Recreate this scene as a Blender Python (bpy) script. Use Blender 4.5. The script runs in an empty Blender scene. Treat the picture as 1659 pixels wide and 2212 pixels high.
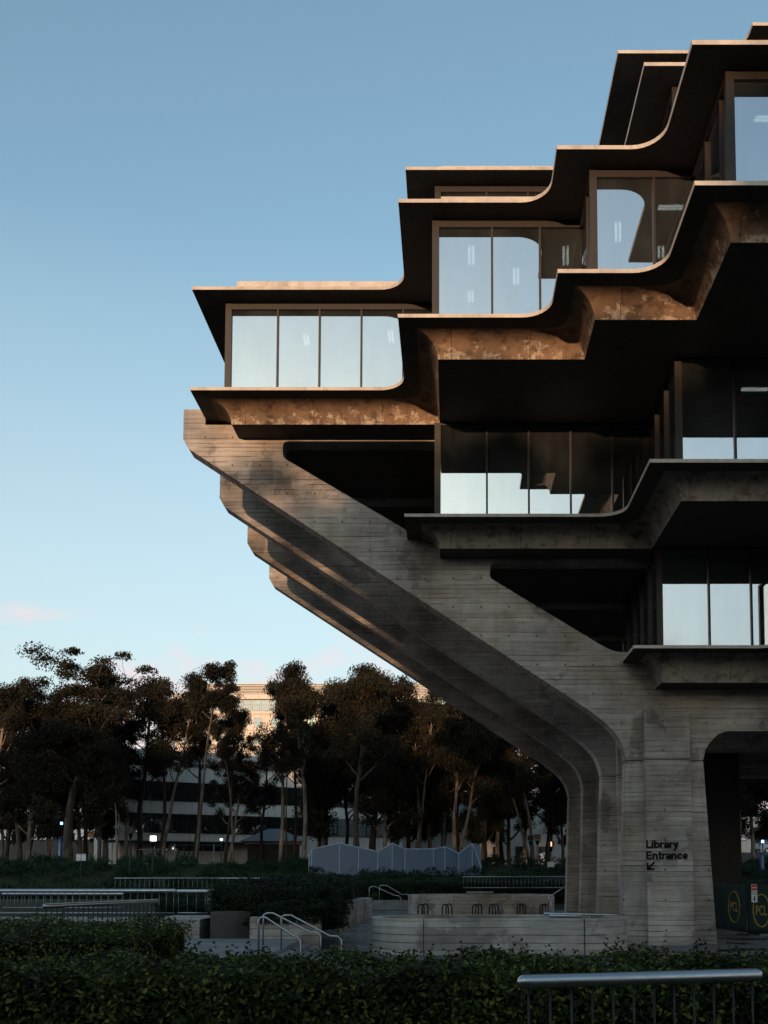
import bpy, math, random
from mathutils import Vector, Matrix
from mathutils.geometry import tessellate_polygon
R = math.radians
random.seed(7)
sc = bpy.context.scene
C = sc.collection

# ------------------------------------------------------------------ camera, sky, sun, exposure
F, VX, HY, EYE, PITCH = 2170.0, 974.0, 1886.0, 2.8, R(4)      # measured on the photograph at 1659 px width
PYC = HY - F * math.tan(PITCH)
cam_d = bpy.data.cameras.new('camera'); cam = bpy.data.objects.new('camera', cam_d); C.objects.link(cam)
cam.location = (0, 0, EYE); cam.rotation_euler = (R(90) + PITCH, 0, 0)
cam_d.sensor_fit = 'HORIZONTAL'; cam_d.sensor_width = 36; cam_d.lens = 36 * F / 1659
cam_d.shift_x = (829.5 - VX) / 1659; cam_d.shift_y = (PYC - 1106) / 1659
cam_d.clip_start = 0.1; cam_d.clip_end = 3000
sc.camera = cam

SUN_EL, SUN_AZ = R(4.2), R(11)                                  # sun low behind the camera, a little to the left
sun_dir = Vector((-math.sin(SUN_AZ) * math.cos(SUN_EL), -math.cos(SUN_AZ) * math.cos(SUN_EL), math.sin(SUN_EL)))
w = bpy.data.worlds.new('World'); sc.world = w; w.use_nodes = True
wn = w.node_tree; wn.nodes.clear()
wo = wn.nodes.new('ShaderNodeOutputWorld'); bg = wn.nodes.new('ShaderNodeBackground')
sky = wn.nodes.new('ShaderNodeTexSky'); sky.sky_type = 'NISHITA'; sky.sun_disc = False
sky.sun_elevation = R(9); sky.sun_rotation = R(180) + SUN_AZ
sky.altitude = 100; sky.air_density = 1.0; sky.dust_density = 1.3; sky.ozone_density = 1.6
bg.inputs['Strength'].default_value = 0.15
# low evening cloud bank all round the horizon
tc = wn.nodes.new('ShaderNodeTexCoord'); sep = wn.nodes.new('ShaderNodeSeparateXYZ')
wn.links.new(tc.outputs['Generated'], sep.inputs[0])
mp = wn.nodes.new('ShaderNodeMapping'); mp.inputs['Scale'].default_value = (1, 1, 1.6); mp.inputs['Location'].default_value = (-2.449, -0.046, -0.505)
wn.links.new(tc.outputs['Generated'], mp.inputs[0])
nz = wn.nodes.new('ShaderNodeTexNoise'); nz.inputs['Scale'].default_value = 9; nz.inputs['Detail'].default_value = 7; nz.inputs['Roughness'].default_value = 0.52
wn.links.new(mp.outputs[0], nz.inputs['Vector'])
band = wn.nodes.new('ShaderNodeMapRange'); band.inputs['From Min'].default_value = 0.14; band.inputs['From Max'].default_value = 0.30
band.inputs['To Min'].default_value = 0.17; band.inputs['To Max'].default_value = -0.34
wn.links.new(sep.outputs['Z'], band.inputs['Value'])
addn = wn.nodes.new('ShaderNodeMath'); addn.operation = 'ADD'
wn.links.new(nz.outputs['Fac'], addn.inputs[0]); wn.links.new(band.outputs[0], addn.inputs[1])
thr = wn.nodes.new('ShaderNodeMapRange'); thr.inputs['From Min'].default_value = 0.485; thr.inputs['From Max'].default_value = 0.62; thr.inputs['To Max'].default_value = 0.8
wn.links.new(addn.outputs[0], thr.inputs['Value'])
tint = wn.nodes.new('ShaderNodeMix'); tint.data_type = 'RGBA'; tint.blend_type = 'MULTIPLY'; tint.inputs['Factor'].default_value = 1
tint.inputs['B'].default_value = (0.85, 0.965, 0.885, 1)
hs = wn.nodes.new('ShaderNodeHueSaturation'); hs.inputs['Saturation'].default_value = 0.90
wn.links.new(sky.outputs[0], hs.inputs['Color']); wn.links.new(hs.outputs[0], tint.inputs['A'])
mixc = wn.nodes.new('ShaderNodeMix'); mixc.data_type = 'RGBA'
mixc.inputs['B'].default_value = (3.1, 2.55, 2.6, 1)
hz = wn.nodes.new('ShaderNodeMapRange'); hz.inputs['From Min'].default_value = 0.0; hz.inputs['From Max'].default_value = 0.55; hz.inputs['To Min'].default_value = 1.0; hz.inputs['To Max'].default_value = 0.0
wn.links.new(sep.outputs['Z'], hz.inputs['Value'])
hazec = wn.nodes.new('ShaderNodeMix'); hazec.data_type = 'RGBA'; hazec.inputs['B'].default_value = (2.25, 2.5, 2.55, 1)
wn.links.new(hz.outputs[0], hazec.inputs['Factor']); wn.links.new(tint.outputs['Result'], hazec.inputs['A'])
wn.links.new(thr.outputs[0], mixc.inputs['Factor']); wn.links.new(hazec.outputs['Result'], mixc.inputs['A'])
wn.links.new(mixc.outputs['Result'], bg.inputs['Color']); wn.links.new(bg.outputs[0], wo.inputs['Surface'])

sl = bpy.data.lights.new('sun', 'SUN'); sl.energy = 2.2; sl.angle = R(0.6); sl.color = (1.0, 0.62, 0.36)
so = bpy.data.objects.new('sun', sl); C.objects.link(so); so.location = sun_dir * 200
so.rotation_euler = sun_dir.to_track_quat('Z', 'Y').to_euler()
sc.view_settings.view_transform = 'Standard'; sc.view_settings.look = 'None'
sc.view_settings.exposure = 1.0; sc.view_settings.gamma = 1.0; sc.view_settings.use_curve_mapping = False
sc.cycles.max_bounces = 8; sc.cycles.diffuse_bounces = 2; sc.cycles.glossy_bounces = 4; sc.cycles.transparent_max_bounces = 12
sc.cycles.caustics_reflective = False; sc.cycles.caustics_refractive = False
sc.cycles.use_denoising = True

# ------------------------------------------------------------------ pixel -> world helpers
def ray(px, py):
    xc = (px - VX) / F; yc = (PYC - py) / F
    return Vector((xc, math.cos(PITCH) - yc * math.sin(PITCH), math.sin(PITCH) + yc * math.cos(PITCH)))
def aty(px, py, Y):
    v = ray(px, py); v = v * (Y / v.y); v.z += EYE; return v
def atz(px, py, z):
    v = ray(px, py); v = v * ((z - EYE) / v.z); v.z += EYE; return v
xa = lambda px, Y: (px - VX) * Y / F
zz = lambda py, Y: EYE - (py - HY) * Y / F
def smooth(a, b, x):
    t = min(1, max(0, (x - a) / (b - a))); return t * t * (3 - 2 * t)
def ground_z(x, y):
    return 3.7 * smooth(76, 101, y) + 1.2 * (1 - smooth(11, 18, y))

# ------------------------------------------------------------------ materials
MATS = {}
class G:
    def __init__(s, name, rough=0.8, metal=0.0, spec=0.5):
        s.m = bpy.data.materials.new(name); s.m.use_nodes = True; s.t = s.m.node_tree
        s.b = s.t.nodes['Principled BSDF']; s.out = s.t.nodes['Material Output']
        s.b.inputs['Roughness'].default_value = rough; s.b.inputs['Metallic'].default_value = metal
        s.b.inputs['Specular IOR Level'].default_value = spec; MATS[name] = s.m
    def n(s, typ, **kw):
        nd = s.t.nodes.new('ShaderNode' + typ)
        for k, v in kw.items():
            if k in nd.inputs.keys():
                s.put(nd.inputs[k], v)
            else: setattr(nd, k, v)
        return nd
    def put(s, inp, v):
        if hasattr(v, 'is_output'): s.t.links.new(v, inp)
        elif isinstance(v, bpy.types.Node): s.t.links.new(v.outputs[0], inp)
        else: inp.default_value = v
    def math(s, op, a, b=0.0):
        nd = s.t.nodes.new('ShaderNodeMath'); nd.operation = op
        s.put(nd.inputs[0], a); s.put(nd.inputs[1], b); return nd.outputs[0]
    def mix(s, a, b, f, mode='MIX'):
        nd = s.t.nodes.new('ShaderNodeMix'); nd.data_type = 'RGBA'; nd.blend_type = mode
        s.put(nd.inputs['Factor'], f); s.put(nd.inputs['A'], a); s.put(nd.inputs['B'], b); return nd.outputs['Result']
    def rng(s, v, a, b, c=0.0, d=1.0):
        nd = s.t.nodes.new('ShaderNodeMapRange'); s.put(nd.inputs[0], v)
        for i, q in zip((1, 2, 3, 4), (a, b, c, d)): nd.inputs[i].default_value = q
        return nd.outputs[0]
    def pos(s): return s.n('NewGeometry').outputs['Position']
    def noise(s, vec, scale, detail=4, rough=0.55, stretch=None):
        if stretch:
            mpn = s.n('Mapping'); mpn.inputs['Scale'].default_value = stretch; s.put(mpn.inputs[0], vec); vec = mpn.outputs[0]
        nd = s.n('TexNoise', Scale=scale, Detail=detail, Roughness=rough); s.put(nd.inputs['Vector'], vec); return nd.outputs['Fac']
    def col(s, c): s.put(s.b.inputs['Base Color'], c); return s
    def rough(s, v): s.put(s.b.inputs['Roughness'], v); return s
    def bump(s, hgt, strength=0.4, dist=0.02):
        nd = s.n('Bump', Strength=strength, Distance=dist); s.put(nd.inputs['Height'], hgt); s.put(s.b.inputs['Normal'], nd.outputs[0]); return s
def c4(*c): return (c[0], c[1], c[2], 1)

def board_concrete(name, base, dark, row=0.195, line=0.62, holes=True, w0=0.575):
    g = G(name, 0.85, spec=0.3); P = g.pos()
    sp = g.n('SeparateXYZ'); g.put(sp.inputs[0], P)
    u = g.math('ADD', sp.outputs[0], g.math('MULTIPLY', sp.outputs[1], 0.83))
    lo = g.n('CombineXYZ'); g.put(lo.inputs[0], g.math('MULTIPLY', u, 0.25)); g.put(lo.inputs[1], g.math('MULTIPLY', sp.outputs[2], 0.6))
    v = g.math('ADD', g.math('ADD', sp.outputs[2], g.math('MULTIPLY', g.noise(lo, 1.0, 2), 0.10)), g.math('MULTIPLY', g.math('SINE', g.math('MULTIPLY', sp.outputs[2], 5.3)), 0.028))
    vr = g.math('DIVIDE', v, row); rowi = g.math('FLOOR', vr); fr = g.math('FRACT', vr)
    w1 = g.n('TexWhiteNoise', noise_dimensions='1D'); g.put(w1.inputs['W'], rowi)
    seg = g.math('FLOOR', g.math('DIVIDE', g.math('ADD', u, g.math('MULTIPLY', w1.outputs['Value'], 9.0)), 3.1))
    cs = g.n('CombineXYZ'); g.put(cs.inputs[0], rowi); g.put(cs.inputs[1], seg)
    w2 = g.n('TexWhiteNoise', noise_dimensions='2D'); g.put(w2.inputs['Vector'], cs)
    cv = g.n('CombineXYZ'); g.put(cv.inputs[0], u); g.put(cv.inputs[1], v)
    big = g.noise(P, 0.33, 6, 0.62); grain = g.noise(cv, 1.0, 6, 0.65, (0.8, 9.0, 1)); streak = g.noise(cv, 1.0, 5, 0.6, (0.45, 2.6, 1)); fine = g.noise(P, 10, 5, 0.65)
    drip = g.noise(cv, 1.0, 5, 0.6, (2.6, 0.22, 1))
    c = g.mix(base, dark, g.rng(big, 0.36, 0.66))
    tone = g.rng(w2.outputs['Value'], 0, 1, 0.84, 1.08); tc_ = g.n('CombineColor'); [g.put(tc_.inputs[k], tone) for k in range(3)]
    c = g.mix(c, tc_.outputs[0], 1.0, 'MULTIPLY')
    c = g.mix(c, c4(0.55, 0.55, 0.56), g.rng(streak, 0.54, 0.74, 0, 0.6), 'MULTIPLY')
    c = g.mix(c, c4(0.62, 0.60, 0.58), g.rng(drip, 0.55, 0.75, 0, 0.6), 'MULTIPLY')
    c = g.mix(c, c4(1.35, 1.34, 1.32), g.rng(grain, 0.48, 0.78), 'MULTIPLY')
    c = g.mix(c, c4(0.78, 0.70, 0.60), g.rng(g.noise(P, 0.25, 5, 0.6), 0.47, 0.62, 0, 0.9), 'MULTIPLY')
    brk = g.rng(g.noise(cv, 1.2, 4, 0.6, (0.55, 4.0, 1)), 0.38, 0.56)
    ln_ = g.math('MULTIPLY', g.math('MULTIPLY', g.rng(fr, 0.05, 0.13, 1.0, 0.0), brk), g.rng(w1.outputs['Color'], 0.1, 0.75, 0.25, 1.2))
    c = g.mix(c, c4(0.16, 0.15, 0.14), g.math('MULTIPLY', ln_, line * 1.6), 'MULTIPLY')
    wet = g.rng(g.noise(P, 0.45, 7, 0.62), w0, w0 + 0.03)
    c = g.mix(c, c4(0.42, 0.42, 0.44), g.math('MULTIPLY', wet, 0.6), 'MULTIPLY')
    hgt = g.math('SUBTRACT', g.math('MULTIPLY', grain, 0.4), ln_)
    if holes:
        mu = g.math('SUBTRACT', g.math('FRACT', g.math('DIVIDE', u, 1.12)), 0.5); mv = g.math('SUBTRACT', g.math('FRACT', g.math('DIVIDE', sp.outputs[2], 1.17)), 0.5)
        d = g.math('SQRT', g.math('ADD', g.math('MULTIPLY', mu, mu), g.math('MULTIPLY', mv, mv)))
        hole = g.rng(d, 0.020, 0.045, 1.0, 0.0)
        c = g.mix(c, c4(0.30, 0.28, 0.27), hole, 'MULTIPLY'); hgt = g.math('SUBTRACT', hgt, hole)
    g.col(c); g.bump(hgt, 0.7, 0.02); return g
board_concrete('board_concrete', c4(0.43, 0.388, 0.36), c4(0.18, 0.16, 0.146))
board_concrete('planter_concrete', c4(0.46, 0.43, 0.41), c4(0.26, 0.243, 0.232), 0.24, 0.4, False, 0.53)

def smooth_concrete(name, a, b, scale=0.8, rough=0.8):
    g = G(name, rough, spec=0.3); P = g.pos()
    n1 = g.noise(P, scale, 6, 0.62); n2 = g.noise(P, 7, 4); st = g.noise(P, 1.0, 5, 0.6, (2.2, 2.2, 0.35))
    c = g.mix(a, b, g.rng(n1, 0.38, 0.66)); c = g.mix(c, c4(0.6, 0.58, 0.56), g.rng(st, 0.5, 0.72, 0, 0.7), 'MULTIPLY')
    c = g.mix(c, c4(1.2, 1.2, 1.2), g.rng(n2, 0.45, 0.8), 'MULTIPLY')
    g.col(c).bump(n2, 0.25, 0.01); return g
smooth_concrete('edge_concrete', c4(0.52, 0.46, 0.40), c4(0.40, 0.35, 0.31))
smooth_concrete('shaded_concrete', c4(0.075, 0.058, 0.048), c4(0.045, 0.036, 0.03))  # deep shade under the slabs is put into this dark colour
smooth_concrete('path_concrete', c4(0.20, 0.20, 0.205), c4(0.13, 0.13, 0.135))
smooth_concrete('shaded_block', c4(0.10, 0.095, 0.09), c4(0.07, 0.066, 0.062))  # darkened so the angled wall and side wing read as shaded
smooth_concrete('grey_render', c4(0.74, 0.70, 0.66), c4(0.66, 0.62, 0.58), 0.3)
smooth_concrete('white_render', c4(0.58, 0.55, 0.53), c4(0.50, 0.48, 0.46), 0.3)
smooth_concrete('warm_render', c4(0.62, 0.55, 0.47), c4(0.55, 0.49, 0.42), 0.1)
smooth_concrete('hall_render', c4(0.3, 0.28, 0.26), c4(0.25, 0.23, 0.21), 0.1)

def stained(name, k1, k2, k3, zlo=-99.0):
  # stained beams with lime blooms; zlo bias paints a sunlit lower edge, shaded top
  g = G(name, 0.8, spec=0.3); P = g.pos()
  sz_ = g.n('SeparateXYZ'); g.put(sz_.inputs[0], P)
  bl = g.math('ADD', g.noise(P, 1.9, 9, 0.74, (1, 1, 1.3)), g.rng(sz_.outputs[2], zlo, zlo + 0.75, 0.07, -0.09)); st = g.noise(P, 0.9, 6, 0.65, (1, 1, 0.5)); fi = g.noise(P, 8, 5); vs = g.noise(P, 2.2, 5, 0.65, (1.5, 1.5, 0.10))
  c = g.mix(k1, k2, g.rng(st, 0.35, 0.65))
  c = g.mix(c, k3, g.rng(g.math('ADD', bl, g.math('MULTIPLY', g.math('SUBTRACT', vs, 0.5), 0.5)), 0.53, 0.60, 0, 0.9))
  nsx = g.n('SeparateXYZ'); g.put(nsx.inputs[0], g.n('NewGeometry').outputs['True Normal']); jx = g.math('FRACT', g.math('DIVIDE', sz_.outputs[0], 2.7)); c = g.mix(c, c4(0.3, 0.27, 0.25), g.math('MULTIPLY', g.math('LESS_THAN', jx, 0.008), g.math('LESS_THAN', g.math('ABSOLUTE', nsx.outputs[0]), 0.3)), 'MULTIPLY')
  c = g.mix(c, c4(0.35, 0.31, 0.29), g.rng(g.noise(P, 1.9, 7, 0.66, (1, 1, 1.8)), 0.50, 0.64, 0, 0.85), 'MULTIPLY')
  c = g.mix(c, c4(0.5, 0.46, 0.44), g.rng(vs, 0.55, 0.72), 'MULTIPLY')
  c = g.mix(c, c4(1.25, 1.22, 1.2), g.rng(fi, 0.5, 0.8), 'MULTIPLY')
  g.col(c).bump(fi, 0.25, 0.01)
stained('sunlit_stained_concrete', c4(0.235, 0.15, 0.094), c4(0.125, 0.084, 0.058), c4(0.47, 0.385, 0.305), 20.40)  # warm sunlight on the sixth-floor beams is mixed into the ochre
stained('grey_stained', c4(0.26, 0.215, 0.185), c4(0.18, 0.155, 0.14), c4(0.38, 0.33, 0.29))

def paving():
    g = G('paving', 0.6, spec=0.5); P = g.pos()
    br = g.n('TexBrick', Scale=1.0); br.offset = 0.0
    g.put(br.inputs['Vector'], P); br.inputs['Color1'].default_value = c4(0.13, .13, .135); br.inputs['Color2'].default_value = c4(0.10, .10, .105); br.inputs['Mortar'].default_value = c4(0.05, .05, .05)
    br.inputs['Brick Width'].default_value = 2.4; br.inputs['Row Height'].default_value = 2.4; br.inputs['Mortar Size'].default_value = 0.01
    n1 = g.noise(P, 0.6, 6, 0.6); n2 = g.noise(P, 12, 4)
    wet = g.rng(g.noise(P, 0.5, 4, 0.5), 0.52, 0.58)
    c = g.mix(br.outputs['Color'], c4(0.6, 0.6, 0.6), g.rng(n1, 0.4, 0.7), 'MULTIPLY')
    c = g.mix(c, c4(0.45, 0.45, 0.47), wet, 'MULTIPLY'); g.col(c)
    g.rough(g.rng(wet, 0, 1, 0.7, 0.08)); g.bump(g.math('MULTIPLY', n2, g.math('SUBTRACT', 1.0, wet)), 0.2, 0.005)
paving()
g = G('soil', 0.95, spec=0.1); P = g.pos()
g.col(g.mix(c4(0.035, 0.03, 0.02), c4(0.03, 0.04, 0.018), g.rng(g.noise(P, 0.4, 6), 0.4, 0.6))).bump(g.noise(P, 3, 6), 0.8, 0.1)

def metal(name, col, rough, var=0.15):
    g = G(name, rough, 1.0); P = g.pos(); n = g.noise(P, 6, 4)
    g.col(g.mix(col, tuple(x * 0.7 for x in col[:3]) + (1,), n)); g.rough(g.rng(n, 0.3, 0.7, rough, rough + var)); return g
metal('steel', c4(0.50, 0.52, 0.55), 0.28)
metal('dull_steel', c4(0.20, 0.205, 0.215), 0.42)
metal('dark_steel', c4(0.05, 0.05, 0.055), 0.45)

metal('copper', c4(0.25, 0.12, 0.055), 0.45)
def plain(name, col, rough=0.6, spec=0.4, var=0.25, sc_=4.0):
    g = G(name, rough, spec=spec); P = g.pos(); n = g.noise(P, sc_, 5)
    g.col(g.mix(col, tuple(x * (1 - var) for x in col[:3]) + (1,), g.rng(n, 0.35, 0.65))); return g
plain('bronze', c4(0.017, 0.011, 0.008), 0.5)
plain('black_letter', c4(0.004, 0.004, 0.0045), 0.7, 0.15)
plain('black_rubber', c4(0.015, 0.015, 0.016), 0.6)
plain('blue_paint', c4(0.02, 0.075, 0.25), 0.5)
plain('white_paint', c4(0.68, 0.69, 0.70), 0.4)
plain('pavilion_rib', c4(0.42, 0.50, 0.60), 0.5)
plain('sign_white', c4(0.7, 0.72, 0.74), 0.6)
plain('sign_red', c4(0.45, 0.02, 0.025), 0.5)
plain('banner_green', c4(0.006, 0.024, 0.023), 0.75, var=0.4, sc_=1.5)
plain('logo_gold', c4(0.36, 0.27, 0.07), 0.8, var=0.5, sc_=9)
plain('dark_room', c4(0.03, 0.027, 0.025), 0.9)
plain('roof_grey', c4(0.16, 0.165, 0.18), 0.5)
plain('car_grey', c4(0.10, 0.105, 0.115), 0.25, 0.6, 0.1)
plain('bike_red', c4(0.12, 0.03, 0.045), 0.4)
plain('red_band', c4(0.5, 0.06, 0.04), 0.5)
def glass(name, fac, tint=(0.86, 0.9, 0.93), dark=(0.55, 0.6, 0.6), bump=0.004):
    g = G(name); nt = g.t; nt.nodes.remove(g.b); P = g.pos()
    gl = g.n('BsdfGlossy', Color=c4(*tint), Roughness=0.012); tr = g.n('BsdfTransparent', Color=c4(*dark))
    bp = g.n('Bump', Strength=0.12, Distance=bump); g.put(bp.inputs['Height'], g.noise(P, 0.8, 2)); g.put(gl.inputs['Normal'], bp.outputs[0])
    mx = g.n('MixShader'); 
    dirt = g.rng(g.noise(P, 1.2, 6, 0.65, (1, 1, 0.3)), 0.3, 0.75, fac + 0.03, fac - 0.05)
    g.put(mx.inputs[0], dirt); nt.links.new(tr.outputs[0], mx.inputs[1]); nt.links.new(gl.outputs[0], mx.inputs[2])
    df = g.n('BsdfDiffuse', Color=c4(0.5, 0.55, 0.56)); m2 = g.n('MixShader'); g.put(m2.inputs[0], g.rng(g.noise(P, 0.9, 6, 0.65, (1, 1, 0.35)), 0.3, 0.75, 0.015, 0.06))
    nt.links.new(mx.outputs[0], m2.inputs[1]); nt.links.new(df.outputs[0], m2.inputs[2]); nt.links.new(m2.outputs[0], g.out.inputs[0])
glass('library_glass', 0.66, (0.69, 0.725, 0.80))
glass('far_glass', 0.5, (0.7, 0.78, 0.82), (0.1, 0.12, 0.12))
glass('tower_glass', 0.6, (0.75, 0.85, 0.8), (0.2, 0.22, 0.2))
glass('van_glass', 0.2, (0.7, 0.75, 0.8), (0.05, 0.05, 0.06))
def emit(name, col, s):
    g = G(name); g.t.nodes.remove(g.b); e = g.n('Emission', Color=c4(*col), Strength=s); g.t.links.new(e.outputs[0], g.out.inputs[0])
emit('tube_light', (1.0, 0.95, 0.85), 2.0)
emit('copper_glint', (1.0, 0.62, 0.3), 0.8)  # emission painting a warm glint on copper lanterns, not a lit lamp
emit('lamp_white', (0.95, 0.95, 0.9), 2.0)
emit('beacon_blue', (0.2, 0.5, 1.0), 3.0)
def leaf(name, c1, c2, c3, rough=0.5, trans=0.25, scale=0.9):
    g = G(name, rough, spec=0.12); P = g.pos(); oi = g.n('NewGeometry').outputs['Random Per Island']
    n = g.noise(P, scale, 3)
    c = g.mix(c1, c2, g.rng(n, 0.35, 0.65)); c = g.mix(c, c3, g.rng(oi, 0.62, 1.0)); c = g.mix(c, c4(0.42, 0.42, 0.45), g.rng(g.noise(P, scale * 0.7, 4, 0.6), 0.42, 0.64), 'MULTIPLY'); g.col(c)
    tl = g.n('BsdfTranslucent'); g.put(tl.inputs['Color'], c); mx = g.n('MixShader'); mx.inputs[0].default_value = trans
    g.t.links.new(g.b.outputs[0], mx.inputs[1]); g.t.links.new(tl.outputs[0], mx.inputs[2]); g.t.links.new(mx.outputs[0], g.out.inputs[0])
leaf('gum_leaf', c4(0.026, 0.024, 0.013), c4(0.015, 0.017, 0.010), c4(0.055, 0.036, 0.019), 0.6, 0.15, 0.25)
leaf('hedge_leaf', c4(0.030, 0.048, 0.010), c4(0.015, 0.026, 0.007), c4(0.19, 0.21, 0.045), 0.42, 0.3, 2.5)
leaf('vine_leaf', c4(0.014, 0.026, 0.011), c4(0.010, 0.019, 0.009), c4(0.025, 0.04, 0.015), 0.5, 0.2, 0.8)
leaf('shrub_leaf', c4(0.030, 0.070, 0.032), c4(0.018, 0.042, 0.022), c4(0.045, 0.09, 0.036), 0.6, 0.2, 0.5)
def bark():
    g = G('gum_bark', 0.85, spec=0.2); P = g.pos(); n = g.noise(P, 1.3, 6, 0.6, (3, 3, 0.5)); o = g.n('ObjectInfo').outputs['Random']
    c = g.mix(c4(0.27, 0.215, 0.17), c4(0.09, 0.065, 0.05), g.rng(n, 0.38, 0.62)); c = g.mix(c, c4(0.22, 0.19, 0.17), g.rng(o, 0.15, 0.75, 0, 1), 'MULTIPLY')
    g.col(c).bump(n, 0.5, 0.05)
bark()
# translucent faceted pavilion skin
g = G('pavilion_skin', 0.45, spec=0.5); P = g.pos()
g.col(g.mix(c4(0.13, 0.195, 0.31), c4(0.10, 0.155, 0.26), g.noise(P, 0.5, 4)))
tl = g.n('BsdfTranslucent', Color=c4(0.12, 0.17, 0.25)); mx = g.n('MixShader'); mx.inputs[0].default_value = 0.35
g.t.links.new(g.b.outputs[0], mx.inputs[1]); g.t.links.new(tl.outputs[0], mx.inputs[2]); g.t.links.new(mx.outputs[0], g.out.inputs[0])

# ------------------------------------------------------------------ mesh helpers
class MB:
    def __init__(s): s.v = []; s.f = []
    def add(s, vs, fs):
        o = len(s.v); s.v += [tuple(p) for p in vs]; s.f += [tuple(i + o for i in f) for f in fs]; return s
    def box(s, a, b):
        x0, y0, z0 = a; x1, y1, z1 = b
        return s.add([(x0, y0, z0), (x1, y0, z0), (x1, y1, z0), (x0, y1, z0), (x0, y0, z1), (x1, y0, z1), (x1, y1, z1), (x0, y1, z1)],
                     [(0, 3, 2, 1), (4, 5, 6, 7), (0, 1, 5, 4), (1, 2, 6, 5), (2, 3, 7, 6), (3, 0, 4, 7)])
    def tube(s, pts, rad, n=8, cap=True):
        pts = [Vector(p) for p in pts]; rings = []
        rads = rad if isinstance(rad, (list, tuple)) else [rad] * len(pts)
        up = None
        for i, p in enumerate(pts):
            t = (pts[min(i + 1, len(pts) - 1)] - pts[max(i - 1, 0)]).normalized()
            if up is None:
                up = Vector((0, 0, 1)) if abs(t.z) < 0.9 else Vector((1, 0, 0))
            a = (up - t * up.dot(t)).normalized(); up = a; b = t.cross(a)
            rings.append([p + (a * math.cos(2 * math.pi * k / n) + b * math.sin(2 * math.pi * k / n)) * rads[i] for k in range(n)])
        vs = [q for r in rings for q in r]; fs = []
        for i in range(len(pts) - 1):
            for k in range(n):
                fs.append((i * n + k, i * n + (k + 1) % n, (i + 1) * n + (k + 1) % n, (i + 1) * n + k))
        if cap: fs += [tuple(range(n - 1, -1, -1)), tuple((len(pts) - 1) * n + k for k in range(n))]
        return s.add(vs, fs)
    def prism(s, loops, axis, d0, d1):
        """polygon loops (outer, holes) of 2D points extruded along axis: 'Y' -> (x,z) points, 'Z' -> (x,y) points"""
        def P(p, d): return (p[0], d, p[1]) if axis == 'Y' else (p[0], p[1], d)
        flat = [p for l in loops for p in l]; n = len(flat)
        tri = tessellate_polygon([[Vector((p[0], p[1], 0)) for p in l] for l in loops])
        vs = [P(p, d0) for p in flat] + [P(p, d1) for p in flat]
        fs = [tuple(t) for t in tri] + [tuple(i + n for i in reversed(t)) for t in tri]
        o = 0
        for l in loops:
            m = len(l)
            for i in range(m): fs.append((o + i, o + (i + 1) % m, n + o + (i + 1) % m, n + o + i))
            o += m
        return s.add(vs, fs)
    def lathe(s, prof, c=(0, 0, 0), n=16):
        vs = []; fs = []
        for r, z in prof:
            for k in range(n):
                a = 2 * math.pi * k / n; vs.append((c[0] + r * math.cos(a), c[1] + r * math.sin(a), c[2] + z))
        for i in range(len(prof) - 1):
            for k in range(n): fs.append((i * n + k, i * n + (k + 1) % n, (i + 1) * n + (k + 1) % n, (i + 1) * n + k))
        fs += [tuple(range(n - 1, -1, -1)), tuple((len(prof) - 1) * n + k for k in range(n))]
        return s.add(vs, fs)
    def mesh(s, name, mat, smooth_=False, fixn=True):
        me = bpy.data.meshes.new(name); me.from_pydata(s.v, [], s.f)
        if fixn:
            import bmesh
            bm = bmesh.new(); bm.from_mesh(me); bmesh.ops.recalc_face_normals(bm, faces=bm.faces); bm.to_mesh(me); bm.free()
        me.materials.append(MATS[mat])
        if smooth_:
            me.polygons.foreach_set('use_smooth', [True] * len(me.polygons))
        me.update(); return me
    def build(s, name, mat, parent=None, smooth_=False, bevel=0, fixn=True):
        o = bpy.data.objects.new(name, s.mesh(name, mat, smooth_, fixn)); C.objects.link(o)
        if parent:
            o.parent = parent; o.matrix_parent_inverse = Matrix.Translation(parent.matrix_world.translation).inverted() if parent.type == 'EMPTY' else Matrix()
        if bevel:
            b = o.modifiers.new('bevel', 'BEVEL'); b.width = bevel; b.segments = 2; b.limit_method = 'ANGLE'; b.angle_limit = R(40)
        return o
def link(name, me, parent=None, loc=(0, 0, 0), rot=(0, 0, 0)):
    o = bpy.data.objects.new(name, me); C.objects.link(o); o.location = loc; o.rotation_euler = rot
    if parent: o.parent = parent
    return o
def tag(o, label=None, cat=None, group=None, kind=None):
    if label: o['label'] = label
    if cat: o['category'] = cat
    if group: o['group'] = group
    if kind: o['kind'] = kind
    return o
def thing(name, label, cat, loc=(0, 0, 0), group=None, rz=0):
    o = bpy.data.objects.new(name, None); C.objects.link(o); o.location = loc; o.rotation_euler = (0, 0, rz); o.empty_display_size = 0.2
    bpy.context.view_layer.update()
    return tag(o, label, cat, group)
def place(name, label, cat, mb, mat, group=None, **kw):
    return tag(mb.build(name, mat, **kw), label, cat, group)
def copy_tree(o, parent=None):
    c = o.copy(); C.objects.link(c); c.parent = parent
    for ch in list(o.children): copy_tree(ch, c)
    return c

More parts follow.
